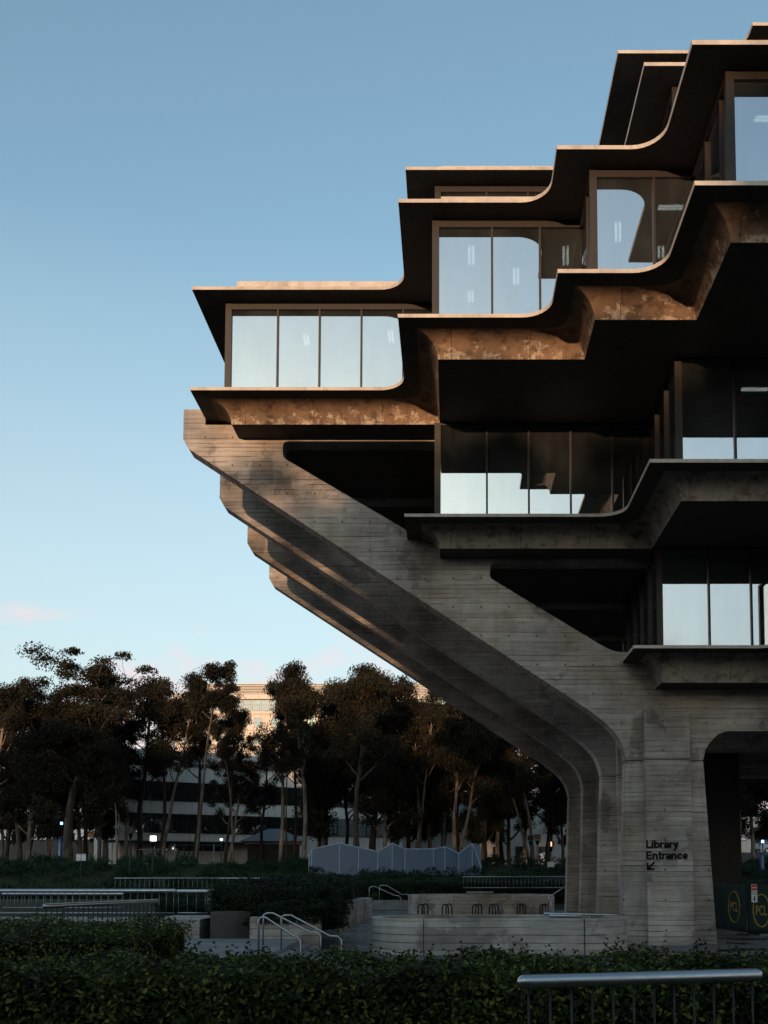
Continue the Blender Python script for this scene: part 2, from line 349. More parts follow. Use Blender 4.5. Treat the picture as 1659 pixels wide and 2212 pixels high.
# ------------------------------------------------------------------ the ground
def grid_ground():
    xs = [-900, -400, -200] + [-120 + 6 * i for i in range(41)] + [200, 400, 900]
    ys = [-900, -400, -200, -100, -50, -20, 0, 6, 10, 11, 12, 13, 14, 15, 16, 17, 18, 20, 24, 30, 40, 50, 60, 70] + [74 + 2 * i for i in range(16)] + [112, 125, 150, 200, 300, 500, 1200, 2200]
    m = MB(); m.v = [(x, y, ground_z(x, y) - 0.01) for y in ys for x in xs]; n = len(xs)
    m.f = [(j * n + i, j * n + i + 1, (j + 1) * n + i + 1, (j + 1) * n + i) for j in range(len(ys) - 1) for i in range(n - 1)]
    return m
tag(grid_ground().build('ground', 'soil', smooth_=True), kind='structure')
pl = MB(); pl.v = [(-12, 18.2, 0), (60, 18.2, 0), (60, 75.5, 0), (-12, 75.5, 0)]; pl.f = [(0, 1, 2, 3)]
tag(pl.build('plaza', 'paving'), kind='structure')

# ------------------------------------------------------------------ the library
Z = {4: 11.32, 5: 16.36, 6: 21.30, 7: 25.29, 8: 30.12, 9: 34.90}
XA, XB, XC, XD = -9.97, -1.77, 3.27, 6.52
YA, YB, YC, YD = 37.13, 32.10, 29.62, 25.68
XM = 20.0                                            # axis of symmetry across, YM along the depth
D1, SP, TH = 39.7, 6.45, 0.9                          # first bent, spacing, thickness
YM = D1 + 1.5 * SP + TH / 2
chains = {6: [(XA, YA), (XB, YA), (XB, YB), (XC, YB), (XC, YC), (XD, YC), (XD, YD)],
          5: [(XB, YA), (XD, YA), (XD, YB)], 4: [(6.84, YA), (12.4, YA), (12.4, YB)],
          8: [(XB, YA), (XD, YA), (XD, YB)], 9: [(XD, YA), (11.4, YA), (11.4, 35.84)]}
chains[7] = chains[6]
def full(ch):
    right = [(2 * XM - x, y) for x, y in reversed(ch)]
    front = ch + right
    back = [(x, 2 * YM - y) for x, y in reversed(front)]
    return front + back                               # counter-clockwise seen from above when y grows away
def offset_ring(poly, o, r):
    """mitred inset by o; re-entrant corners get a fillet of radius r (9 points each)"""
    n = len(poly); pts = []
    for i in range(n):
        p0, p1, p2 = [Vector(poly[j % n]) for j in (i - 1, i, i + 1)]
        d0 = (p1 - p0).normalized(); d1 = (p2 - p1).normalized()
        n0 = Vector((-d0.y, d0.x)); n1 = Vector((-d1.y, d1.x))   # inward normals for a ccw polygon
        q = p1 + (n0 + n1) * o
        if d0.x * d1.y - d0.y * d1.x < 0:              # re-entrant
            r_ = max(r, 0.02); ctr = q - d0 * r_ + d1 * r_
            pts.append(q - d0 * (r_ + 0.1))
            for k in range(9):
                a = k / 8 * math.pi / 2
                pts.append(ctr - d1 * r_ * math.cos(a) + d0 * r_ * math.sin(a))
            pts.append(q + d1 * (r_ + 0.1))
        else: pts += [q - d0 * 0.06, q, q + d1 * 0.06]
    return pts
def loft(mb, rings, cap_top=False, cap_bot=False):
    n = len(rings[0][0]); base = len(mb.v)
    for pts, z in rings: mb.v += [(p[0], p[1], z) for p in pts]
    for j in range(len(rings) - 1):
        for i in range(n): mb.f.append((base + j * n + i, base + j * n + (i + 1) % n, base + (j + 1) * n + (i + 1) % n, base + (j + 1) * n + i))
    for flag, j in ((cap_top, 0), (cap_bot, len(rings) - 1)):
        if flag:
            tri = tessellate_polygon([[Vector((p[0], p[1], 0)) for p in rings[j][0]]])
            mb.f += [tuple(base + j * n + i for i in t) for t in tri]
lib = thing('library_building', 'concrete library with stepped overhanging floors on splayed concrete struts', 'building', (8.8, D1 + 0.4, 0))
RF = 0.95
for L in (4, 5, 6, 7, 8, 9):
    poly = full(chains[L]); z = Z[L]
    if len(chains[L]) > 3 or True:
        # make sure the outline runs counter-clockwise
        area = sum(poly[i][0] * poly[(i + 1) % len(poly)][1] - poly[(i + 1) % len(poly)][0] * poly[i][1] for i in range(len(poly)))
        if area < 0: poly = poly[::-1]
    slab = MB(); loft(slab, [(offset_ring(poly, 0.0, RF), z), (offset_ring(poly, 0.015, RF), z - 0.115)], cap_top=True)
    so_ = slab.build('floor_slab', 'edge_concrete', lib)
    so_['label'] = 'pale concrete slab edge of an overhanging floor'
    if L in (4, 5, 6):
        drop = {4: 1.17, 5: 0.91, 6: 0.86}[L]
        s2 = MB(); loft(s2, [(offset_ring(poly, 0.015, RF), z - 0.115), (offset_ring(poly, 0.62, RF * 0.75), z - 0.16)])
        s2.build('soffit', 'shaded_concrete', so_)
        prof = [(0.62, 0.16), (0.80, 0.18), (0.96, 0.23), (1.09, 0.31), (1.19, 0.42), (1.26, 0.56), (1.31, 0.72)]
        prof = [(a, 0.16 + (b - 0.16) * (drop - 0.16) / 0.70) for a, b in prof] + [(1.33, drop)]
        s3 = MB(); loft(s3, [(offset_ring(poly, a, RF * max(0.03, 0.75 * (1 - (a - 0.62) / 0.71))), z - b) for a, b in prof])
        s3.build('edge_beam', 'sunlit_stained_concrete' if L == 6 else 'grey_stained', so_, smooth_=True).modifiers.new('split', 'EDGE_SPLIT').split_angle = R(40)
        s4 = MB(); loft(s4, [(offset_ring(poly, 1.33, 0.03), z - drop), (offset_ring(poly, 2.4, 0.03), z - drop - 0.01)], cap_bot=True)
        s4.build('ceiling_deck', 'shaded_concrete', so_)
    else:
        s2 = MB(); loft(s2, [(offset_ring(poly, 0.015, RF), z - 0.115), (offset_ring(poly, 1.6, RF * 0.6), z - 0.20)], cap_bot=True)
        s2.build('soffit', 'shaded_concrete', so_)
        if L in (7, 8):
            ph = {7: aty(650, 607.5, YA + 1.42).z - z, 8: aty(1050, 358.5, YA + 1.42).z - z}[L]
            s5 = MB(); loft(s5, [(offset_ring(poly, 1.42, 0.5), z + 0.004), (offset_ring(poly, 1.42, 0.5), z + ph), (offset_ring(poly, 1.62, 0.5), z + ph), (offset_ring(poly, 1.62, 0.5), z + 0.004)])
            s5.build('roof_curb', 'edge_concrete', so_)

# glazing: panes, mullions, corner posts
GI = 1.25
def glaze_segment(a, b, z0, z1, first, start_post, hd=0.09):
    """glass wall from a to b (2D), panes first metres wide and then 1.64; outside lies to the right of a->b"""
    a = Vector(a); b = Vector(b); L = (b - a).length; d = (b - a) / L; ang = math.atan2(d.y, d.x)
    cuts = [0.0]; x = first
    while x < L - 0.35: cuts.append(x); x += 1.64
    cuts.append(L)
    for i in range(len(cuts) - 1):
        x0, x1 = cuts[i], cuts[i + 1]
        p = MB().box((x0 + 0.02, -0.012, z0), (x1 - 0.02, 0.012, z1 - 0.02))
        o = p.build('window_pane', 'library_glass', None); o.location = (a.x, a.y, 0); o.rotation_euler = (0, 0, ang); 
        # tiny tilt of each pane breaks the mirror image from pane to pane
        o.rotation_euler.z += random.uniform(-0.0025, 0.0025)
        o.parent = lib; o.matrix_parent_inverse = Matrix.Translation(-lib.location)
        if i > 0 or start_post:
            wd = 0.12 if i == 0 else 0.035
            q = MB().box((x0 - wd, -0.10 if i else -0.12, z0), (x0 + wd, 0.08, z1))
            q.box((x0 - 0.012, -0.125, z0 + 1.25), (x0 + 0.012, -0.10, z0 + 1.5))
            m_ = q.build('corner_post' if i == 0 else 'mullion', 'bronze', None); m_.location = (a.x, a.y, 0); m_.rotation_euler = (0, 0, ang)
            m_.parent = lib; m_.matrix_parent_inverse = Matrix.Translation(-lib.location)
    hr = MB().box((-0.1, -0.11, z1 - hd), (L, 0.09, z1 - 0.003)).build('head_rail', 'bronze', None)
    hr.location = (a.x, a.y, 0); hr.rotation_euler = (0, 0, ang); hr.parent = lib; hr.matrix_parent_inverse = Matrix.Translation(-lib.location)
def glaze(L, ztop):
    ch = [(x + GI, y + (0.95 if L >= 6 else GI)) for x, y in chains[L + 1 if L >= 7 else L]]
    z0 = Z[L] + 0.004
    left = ch[0]; hd = 0.22 if L >= 6 else 0.09
    glaze_segment((left[0], left[1] + (13.2 if L in (6, 5) else 8.3)), (left[0], left[1]), z0, ztop, 1.64, False, hd)
    for i in range(len(ch) - 1):
        a, b = ch[i], ch[i + 1]
        if abs(a[1] - b[1]) < 1e-6: glaze_segment(a, b, z0, ztop, 1.93, True, hd)
        else: glaze_segment(a, b, z0, ztop, 1.64, False, hd)
    e = ch[-1]; glaze_segment(e, (min(e[0] + 9.0, XM), e[1]), z0, ztop, 1.93, True, hd)
glaze(4, Z[5] - 0.93); glaze(5, Z[6] - 0.88); glaze(6, Z[7] - 0.195); glaze(7, Z[8] - 0.195); glaze(8, Z[9] - 0.195)
# interior: dark core walls so one does not look straight through the floors
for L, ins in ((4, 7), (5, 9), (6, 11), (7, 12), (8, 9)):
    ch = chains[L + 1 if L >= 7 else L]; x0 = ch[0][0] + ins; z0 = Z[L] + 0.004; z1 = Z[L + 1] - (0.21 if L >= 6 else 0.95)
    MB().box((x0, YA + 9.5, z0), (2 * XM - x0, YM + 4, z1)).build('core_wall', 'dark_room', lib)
MB().box((13.2, 52, 0), (15.0, 57, 10.1)).build('core_wall', 'dark_room', lib)  # shade under the arch is put into this near-black wall

# fluorescent strips seen through the glass
def strip(p, q, label):
    p = Vector(p); q = Vector(q); d = q - p; t = thing('ceiling_light', label, 'light', (p.x, p.y, p.z), 'ceiling lights behind the library glass', math.atan2(d.y, d.x) - math.pi / 2)
    ln = d.length
    h_ = link('housing', MB().box((-0.13, 0, 0.0), (0.13, ln, 0.05)).mesh('housing', 'white_paint'), t)
    me = MB().box((-0.035, 0.04, -0.03), (0.035, ln - 0.04, -0.004)).mesh('tube', 'tube_light')
    link('tube', me, t, (-0.07, 0, 0)); link('tube', me, t, (0.07, 0, 0))
CZ = Z[7] - 0.27
for a, b, lab in [((1018, 530), (1018, 572), 'upper left light strip behind the second lower glazed bay'), ((1115, 578), (1115, 615), 'middle light strip behind the second glazed bay of the widest floor'),
               ((1017, 628), (1017, 652), 'lowest light strip behind the second glazed bay'), ((1222, 530), (1222, 572), 'bright light strip behind narrow pane beside the inner glass corner'),
               ((1335, 478), (1335, 522), 'slanting light strip behind the third glazed bay'), ((1428, 530), (1428, 556), 'short light strip low at the right pane of the third bay'),
               ((1420, 447), (1478, 447), 'crosswise light strip at the right pane of the third bay'), ((1628, 255), (1700, 255), 'crosswise light strip in the top right window'),
               ((660, 722), (664, 745), 'faint light strip behind the second pane of the lowest left bay'), ((843, 712), (846, 740), 'faint light strip behind the fourth pane of the lowest left bay')]:
    strip(atz(*a, CZ), atz(*b, CZ), lab)
strip(atz(1600, 840, Z[6] - 0.96), atz(1700, 840, Z[6] - 0.96), 'crosswise light strip in the dark window at the right edge under the deep overhang')

# the four bents
def bxz(px, py): p = aty(px, py, D1); return (p.x, p.z)
def mir(pts): return [(2 * XM - x, z) for x, z in reversed(pts)]
zt = bxz(397, 884)[1]; jz = bxz(1352, 1642)[1]
left_low = [bxz(*q) for q in [(395.5, 948), (407.5, 969.5), (478, 1016), (850, 1258), (1159, 1460), (1240, 1513), (1276, 1537), (1308, 1562), (1325, 1579), (1335, 1592), (1343, 1607), (1348.5, 1622), (1351.5, 1634), (1352.5, 1642)]]
arch = [bxz(*q) for q in [(1519.5, 1642), (1520.7, 1634), (1524, 1620), (1532.6, 1606), (1546, 1591), (1554, 1585.5), (1563, 1581.5), (1571, 1579.6), (1580, 1579)]]
tl_ = bxz(397, 884)
half = [(XA - 0.02, zt), tl_] + left_low + arch
outer = [(XA - 0.02, Z[6] - 0.3)] + half; outer = outer + mir(outer)
h1 = [bxz(*q) for q in [(640, 953), (622, 953), (614, 956), (611, 963), (611, 980), (613, 987), (620, 993.5), (868, 1139)]] + [bxz(905, 1162)]
h2 = [bxz(*q) for q in [(1080, 1214), (1068, 1214), (1061, 1219), (1058.6, 1227), (1058.6, 1244), (1061, 1249), (1069, 1254.6), (1300, 1394), (1318, 1403), (1330, 1407), (1343, 1408.5)]]
h1 = h1 + mir(h1); h2 = h2 + mir(h2)
pilx = [bxz(1386, 1538), bxz(1482, 1538)]; pb0 = bxz(1396, 2036)[0]; pb1 = bxz(1495, 2036)[0]
lb0, lb1 = 6.72, bxz(1550, 2033)[0]
bent_me = MB().prism([outer, h1, h2], 'Y', D1, D1 + TH).mesh('bent', 'board_concrete')
leg_me = MB().prism([[(lb0, -0.02), (lb1, -0.02), (arch[0][0], jz - 0.035), (left_low[-1][0], jz - 0.035)]], 'Y', D1 + 0.001, D1 + TH - 0.001).mesh('leg', 'board_concrete')
neck_me = MB().prism([[(left_low[-1][0] + 0.05, jz - 0.1), (arch[0][0] - 0.05, jz - 0.1), (arch[0][0] - 0.05, jz + 0.1), (left_low[-1][0] + 0.05, jz + 0.1)]], 'Y', D1 + 0.045, D1 + TH - 0.045).mesh('joint', 'shaded_concrete')
def lerp(a, b, t): return a + (b - a) * t
tj = (pilx[0][1] - jz) / pilx[0][1]
pil_hi = MB().prism([[(lerp(pilx[0][0], pb0, tj), jz + 0.012), (lerp(pilx[1][0], pb1, tj), jz + 0.012), (pilx[1][0], pilx[1][1]), (pilx[0][0], pilx[0][1])]], 'Y', D1 - 0.49, D1 + 0.01).mesh('pilaster', 'board_concrete')
pil_lo = MB().prism([[(pb0, -0.02), (pb1, -0.02), (lerp(pilx[1][0], pb1, tj), jz - 0.035), (lerp(pilx[0][0], pb0, tj), jz - 0.035)]], 'Y', D1 - 0.50, D1 + 0.01).mesh('pilaster', 'board_concrete')
for k in range(4):
    b = link('concrete_bent', bent_me); b.location = (0, k * SP, 0); b.parent = lib; b.matrix_parent_inverse = Matrix.Translation(-lib.location)
    bv = b.modifiers.new('bevel', 'BEVEL'); bv.width = 0.03; bv.segments = 1; bv.limit_method = 'ANGLE'; bv.angle_limit = R(60)
    for nm, me in (('leg', leg_me), ('joint', neck_me), ('pilaster', pil_hi), ('pilaster', pil_lo)):
        o = link(nm, me, b)
        if nm == 'leg':
            bv = o.modifiers.new('bevel', 'BEVEL'); bv.width = 0.03; bv.segments = 1; bv.limit_method = 'ANGLE'; bv.angle_limit = R(60)
def text_mesh(body, size, mat, depth=0.02, bold=0.0, sx=1.0):
    cu = bpy.data.curves.new('t', 'FONT'); cu.body = body; cu.size = size; cu.extrude = depth / 2; cu.offset = bold; cu.resolution_u = 6
    o = bpy.data.objects.new('t', cu); C.objects.link(o); bpy.context.view_layer.update()
    me = bpy.data.meshes.new_from_object(o.evaluated_get(bpy.context.evaluated_depsgraph_get()))
    bpy.data.objects.remove(o); me.materials.clear(); me.materials.append(MATS[mat])
    xs = [v.co.x for v in me.vertices]; x0 = min(xs)
    for v in me.vertices: v.co.x = (v.co.x - x0) * sx
    return me
YS = D1 - 0.50 - 0.02
p1 = aty(1396, 1832, YS); p2 = aty(1465, 1832, YS); q1 = aty(1396, 1856, YS); q2 = aty(1486, 1856, YS)
sgn = thing('entrance_sign', 'black Library Entrance lettering with arrow on the front leg', 'sign', (p1.x, YS, p1.z))
def stroke_glyph(ch, st):
    """bold grotesque glyph as strokes in a unit x-height system: returns (strokes, advance); each stroke is a polyline"""
    def arc(cx, cy, rx, ry, a0, a1, n=12): return [(cx + rx * math.cos(R(a0 + (a1 - a0) * k / n)), cy + ry * math.sin(R(a0 + (a1 - a0) * k / n))) for k in range(n + 1)]
    h = st / 2; X = 0.74; CAP = 1.0; r = 0.27
    if ch == 'L': return [[(h, 0), (h, CAP)], [(h, h), (0.58, h)]], 0.60
    if ch == 'E': return [[(h, 0), (h, CAP)], [(h, h), (0.64, h)], [(h, CAP / 2), (0.60, CAP / 2)], [(h, CAP - h), (0.64, CAP - h)]], 0.72
    if ch == 'i': return [[(h, 0), (h, X)], [(h, CAP - 0.14), (h, CAP)]], 0.26
    if ch == 'b': return [[(h, 0), (h, CAP)], arc(0.33, X / 2, r - h + 0.04, X / 2 - h, 0, 360, 20)], 0.68
    if ch == 'r': return [[(h, 0), (h, X)], arc(0.34, X * 0.55, 0.34 - h, X * 0.45 - h, 180, 88, 8)], 0.42
    if ch == 'a': return [arc(0.27, 0.22, 0.27 - h, 0.22 - h, 0, 360, 18), [(0.50, 0), (0.50, 0.50)], arc(0.28, X - 0.24, 0.22, 0.24 - h, 0, 165, 12)], 0.64
    if ch == 'y': return [[(h, X), (0.31, 0.06)], [(0.58 - h, X), (0.31, 0.06), (0.22, -0.16), (0.04, -0.20)]], 0.60
    if ch == 'n': return [[(h, 0), (h, X)], arc(0.29, X * 0.52, 0.29 - h, X * 0.48 - h, 180, 0, 12) + [(0.58 - h, 0)]], 0.66
    if ch == 't': return [[(0.17, 0.95), (0.17, 0.16), (0.22, h), (0.36, h)], [(0.0, X - h * 0.8), (0.36, X - h * 0.8)]], 0.42
    if ch == 'c': return [arc(0.30, X / 2, 0.30 - h, X / 2 - h, 42, 318, 16)], 0.60
    if ch == 'e': return [arc(0.30, X / 2, 0.30 - h, X / 2 - h, 0, 322, 18), [(h, X / 2 - 0.01), (0.60 - h * 0.5, X / 2 - 0.01)]], 0.66
def glyph_mesh(ch, sx, sz, st=0.19):
    strokes, adv = stroke_glyph(ch, st); m = MB(); k = 0
    for pl_ in strokes:
        for i in range(len(pl_) - 1):
            a = Vector(pl_[i]); b = Vector(pl_[i + 1]); d = (b - a)
            if d.length < 1e-6: continue
            d.normalize(); n = Vector((-d.y, d.x)) * st / 2; e = d * st * 0.12 if len(pl_) > 2 else d * 0
            q = [a - e - n, b + e - n, b + e + n, a - e + n]; k += 1; o_ = 0.0002 * (k % 7)
            m.prism([[(p.x * sx, p.y * sz) for p in q]], 'Y', -0.02 - o_, 0.018)
    return m.mesh('letter', 'black_letter'), adv
for body, a, b in (('Library', p1, p2), ('Entrance', q1, q2)):
    tot = sum(stroke_glyph(c_, 0.19)[1] for c_ in body) - 0.06; sx = (b.x - a.x) / tot; x = 0
    for c_ in body:
        me, adv = glyph_mesh(c_, sx, 0.31); link('letter', me, sgn, (a.x - p1.x + x, 0, a.z - p1.z)); x += adv * sx
ar = MB(); aw = aty(1399, 1877, YS); ae = aty(1414, 1862, YS); ax, az_ = aw.x - p1.x, aw.z - p1.z; s = ae.x - aw.x
def bar(m, x0, z0, x1, z1, wd):
    d = Vector((x1 - x0, z1 - z0)).normalized() * wd / 2; n = Vector((-d.y, d.x))
    return m.prism([[(x0 - n.x, z0 - n.y), (x1 - n.x, z1 - n.y), (x1 + n.x, z1 + n.y), (x0 + n.x, z0 + n.y)]], 'Y', -0.015, 0.015)
bar(ar, ax + 0.03, az_ + 0.03, ax + s, az_ + s, 0.075); 
link('arrow', ar.mesh('arrow', 'black_letter'), sgn)
ar2 = MB(); bar(ar2, ax, az_ + 0.25, ax, az_ - 0.01, 0.07); bar(ar2, ax - 0.03, az_ - 0.003, ax + 0.25, az_ - 0.003, 0.072)
link('arrow_head', ar2.mesh('arrow_head', 'black_letter'), sgn, (0, -0.002, 0))
pt = aty(1403, 1895, YS)
wb = thing('wall_box', 'small metal socket box below the entrance arrow', 'box', (pt.x, YS + 0.02, pt.z))
link('cover', MB().box((-0.06, -0.05, -0.13), (0.06, 0, 0.13)).mesh('cover', 'dull_steel'), wb); link('plate', MB().box((-0.1, -0.01, -0.18), (0.1, 0.004, 0.18)).mesh('plate', 'path_concrete'), wb)

# ------------------------------------------------------------------ round walls on the plaza
def stadium(x0, x1, y0, y1, n=14):
    r = (y1 - y0) / 2; cy = (y0 + y1) / 2; pts = []
    for k in range(n + 1):
        a = -math.pi / 2 + math.pi * k / n; pts.append((x1 - r + r * math.cos(a), cy + r * math.sin(a)))
    for k in range(n + 1):
        a = math.pi / 2 + math.pi * k / n; pts.append((x0 + r + r * math.cos(a), cy + r * math.sin(a)))
    return pts
def ring_wall(x0, x1, y0, y1, h, th, label, joints):
    t = thing('round_wall', label, 'wall', ((x0 + x1) / 2, (y0 + y1) / 2, 0))
    o = MB().prism([stadium(x0, x1, y0, y1), stadium(x0 + th, x1 - th, y0 + th, y1 - th)], 'Z', 0.002, h).build('wall', 'planter_concrete', t, bevel=0.02)
    for x in joints:
        MB().box((x - 0.014, y0 - 0.003, 0.01), (x + 0.014, y0 + 0.03, h + 0.003)).build('joint', 'black_rubber', t)
    return t
ring_wall(-2.85, 6.3, 34.4, 38.2, 1.24, 0.32, 'long rounded concrete wall in front of the library legs', [-0.93, 4.55])
MB_ = MB()
ring_wall(-3.0, 7.25, 68.0, 73.5, 1.3, 0.35, 'far rounded concrete wall behind the bicycle racks', [0.2])
# steel rails lying inside the near round wall
for (a, b, y, r_, lab) in [((1175, 1974), (1335, 1976), 37.3, 0.05, 'long steel rail just above the back rim of the near round wall'), ((1187, 1978.5), (1257, 1979), 36.2, 0.06, 'short steel rail above the rim of the near round wall')]:
    p = aty(*a, y); q = aty(*b, y); t = thing('guard_rail', lab, 'railing', (p.x, y, 0))
    MB().tube([p, q], r_, 10).build('top_rail', 'steel', t, True)
    n_ = 7
    for i in range(n_):
        c_ = p.lerp(q, (i + 0.3) / n_); MB().tube([(c_.x, c_.y, 0), (c_.x, c_.y, c_.z)], 0.015, 6).build('baluster', 'steel', t, True)
# bike racks and bicycle
rack_me = MB().tube([(-0.2, 0, 0), (-0.2, 0, 0.65)] + [(-0.2 * math.cos(a * math.pi / 8), 0, 0.68 + 0.2 * math.sin(a * math.pi / 8)) for a in range(9)] + [(0.2, 0, 0.65), (0.2, 0, 0)], 0.048, 8).mesh('hoop', 'black_rubber', True)
base_me = MB().box((-0.28, -0.06, 0.002), (-0.14, 0.06, 0.014)).box((0.14, -0.06, 0.002), (0.28, 0.06, 0.014)).mesh('base_plate', 'dark_steel')
words = ['leftmost', 'second', 'third', 'fourth, beside the bicycle,', 'fifth', 'rightmost']
for i, px in enumerate((910, 962, 1027, 1063, 1123, 1172)):
    p = atz(px, 1990, 0); Y = 62.0; x = (px - VX) * Y / F
    t = thing('bike_rack', '%s black hoop rack along the far round wall' % words[i], 'bike rack', (x, Y, 0), 'hoop racks by the far round wall')
    for k in range(2):
        link('hoop', rack_me, t, (0.22 * k, 0.9 * k, 0), (0, 0, R(24))); link('base_plate', base_me, t, (0.22 * k, 0.9 * k, 0), (0, 0, R(24)))
def bicycle(loc, rz, label):
    t = thing('bicycle', label, 'bicycle', loc, None, rz)
    for y in (-0.52, 0.52):
        wv = MB(); wv.tube([(0, y + 0.32 * math.cos(a * math.pi / 14), 0.34 + 0.32 * math.sin(a * math.pi / 14)) for a in range(29)], 0.02, 6, False)
        wo_ = link('wheel', wv.mesh('wheel', 'black_rubber', True), t)
        sp_ = MB()
        for a in range(9): sp_.tube([(0, y, 0.34), (0, y + 0.31 * math.cos(a * 0.698), 0.34 + 0.31 * math.sin(a * 0.698))], 0.003, 3, False)
        link('spokes', sp_.mesh('spokes', 'steel'), wo_)
    fr = MB(); pts = {'r': (0, 0.52, 0.34), 'b': (0, 0.08, 0.30), 's': (0, 0.22, 0.80), 'h': (0, -0.36, 0.86), 'f': (0, -0.52, 0.34), 'hb': (0, -0.40, 0.72)}
    for a, b in ('rb', 'rs', 'bs'): fr.tube([pts[a], pts[b]], 0.016, 6)
    fr.tube([pts['s'], pts['h']], 0.018, 6); fr.tube([pts['b'], pts['hb']], 0.02, 6); fr.tube([pts['h'], pts['hb'], pts['f']], 0.018, 6)
    link('frame', fr.mesh('frame', 'bike_red'), t)
    link('handlebar', MB().tube([(-0.34, -0.30, 1.08), (-0.2, -0.36, 1.10), (0.2, -0.36, 1.10), (0.34, -0.30, 1.08)], 0.018, 6).tube([(0, -0.36, 0.86), (0, -0.36, 1.1)], 0.016, 6).mesh('handlebar', 'black_rubber', True), t)
    link('saddle', MB().prism([[(-0.07, 0.34), (0.07, 0.34), (0.03, 0.08), (-0.03, 0.08)]], 'Z', 0.93, 0.99).tube([(0, 0.22, 0.8), (0, 0.22, 0.94)], 0.014, 6).mesh('saddle', 'black_rubber'), t)
bicycle(((1080 - VX) * 60.5 / F, 60.5, 0), R(12), 'dark red bicycle parked among the hoop racks, only its handlebar and saddle showing')
# slanting rail with a red and white band at the right of the far wall
p = aty(1186, 1934, 64); t = thing('barrier_post', 'white post with red band leaning beside the far round wall', 'post', (p.x, 64, 0))
lo = aty(1181, 1978, 64)
for i, (a, b, m_) in enumerate([(0.0, 0.45, 'white_paint'), (0.45, 0.75, 'red_band'), (0.75, 1.0, 'white_paint')]):
    A = Vector((lo.x, 64, 0)).lerp(Vector(p), a); B = Vector((lo.x, 64, 0)).lerp(Vector(p), b)
    MB().tube([A, B], 0.05, 8).build('band', m_, t, True)
p = aty(1190, 1935, 66); q = aty(1232, 1908, 66)
t = thing('stair_rail', 'thin sloping steel rail meeting the last leg behind the far round wall', 'railing', (p.x, 66, 0))
MB().tube([p, q], 0.03, 8).build('top_rail', 'steel', t, True); MB().tube([(p.x, 66, 0), p], 0.03, 8).build('post', 'steel', t, True)

# construction fence with green screens
def fence_panel(a, b, h, label, logo, with_sign=False):
    a = Vector(a); b = Vector(b); L = (b - a).length; ang = math.atan2(b.y - a.y, b.x - a.x)
    t = thing('fence_panel', label, 'fence', (a.x, a.y, 0), 'green screened construction fence', ang)
    fr = MB().tube([(0, 0, 0.12), (0, 0, h), (L, 0, h), (L, 0, 0.12), (0, 0, 0.12)], 0.025, 8)
    link('frame', fr.mesh('frame', 'dark_steel', True), t)
    sc_ = MB(); nx, nz_ = 18, 10
    for j in range(nz_ + 1):
        for i in range(nx + 1):
            u = i / nx; v = j / nz_
            sc_.v.append((0.03 + u * (L - 0.06), -0.045 - 0.025 * math.sin(u * 9 + v * 3) * math.sin(v * 3.14) - 0.012 * math.sin(u * 23 + 2 * v), 0.14 + v * (h - 0.2)))
    n = nx + 1
    for j in range(nz_):
        for i in range(nx): sc_.f.append((j * n + i, j * n + i + 1, (j + 1) * n + i + 1, (j + 1) * n + i))
    me = sc_.mesh('screen', 'banner_green', True, False); so2 = link('screen', me, t)
    md = so2.modifiers.new('solid', 'SOLIDIFY'); md.thickness = 0.004
    for x in (0.0, L):
        link('foot', MB().box((x - 0.05, -0.5, 0.004), (x + 0.05, 0.5, 0.09)).mesh('foot', 'dark_steel'), t)
    for cx, cz, rw in logo:
        rg = MB()
        rg.tube([(cx + rw * math.cos(k * math.pi / 20), -0.085, cz + 0.72 * math.sin(k * math.pi / 20)) for k in range(41)], 0.032, 6, False)
        link('logo_ring', rg.mesh('logo_ring', 'logo_gold', True), t)
        me = text_mesh('PCL', 0.62, 'logo_gold', 0.012, 0.012); wd = max(v.co.x for v in me.vertices)
        k = rw * 1.35 / wd
        o = link('logo_text', me, t, (cx - rw * 0.67, -0.085, cz - 0.2), (R(90), 0, 0)); o.scale = (k, 1, 1)
    return t, ang
P1 = ((1612 - VX) * 45.6 / F, 45.6); P0 = ((1534 - VX) * 51.0 / F, 51.0)
P2 = (P1[0] + 3.0, 44.0)
L01 = (Vector(P1) - Vector(P0)).length
fence_panel(P0, P1, 2.35, 'green screened fence panel beside the front leg with narrow gold oval logo', [(L01 * 0.70, 1.22, 0.80)])
t2, an2 = fence_panel(P1, P2, 2.35, 'green screened fence panel at the right edge with warning notice', [(0.62, 1.12, 0.36)])
ws = thing('warning_notice', 'white notice with red Danger header hung on the green fence', 'sign', ((1627 - VX) * 45.0 / F, 45.0, zz(1910, 45.0)))
link('board', MB().box((-0.13, 0, -0.80), (0.13, 0.012, 0)).mesh('board', 'sign_white'), ws)
link('header', MB().box((-0.124, -0.006, -0.27), (0.124, 0.006, -0.012)).mesh('header', 'sign_red'), ws)
me = text_mesh('DANGER', 0.08, 'sign_white', 0.004, 0.002); k = 0.21 / max(v.co.x for v in me.vertices)
o = link('lettering', me, ws, (-0.105, -0.009, -0.18), (R(90), 0, 0)); o.scale = (k, 1.2, 1)
for i, body in enumerate(('CONSTRUCTION', 'NO TRESPASSING')):
    me = text_mesh(body, 0.08, 'black_letter', 0.003, 0.001); k = 0.22 / max(v.co.x for v in me.vertices)
    o = link('lettering', me, ws, (-0.11, -0.004, -0.37 - 0.09 * i), (R(90), 0, 0)); o.scale = (k, 1, 1)
link('pictogram', MB().tube([(0, -0.005, -0.74), (0, -0.005, -0.53)], [0.035, 0.026], 10).mesh('pictogram', 'black_letter'), ws)

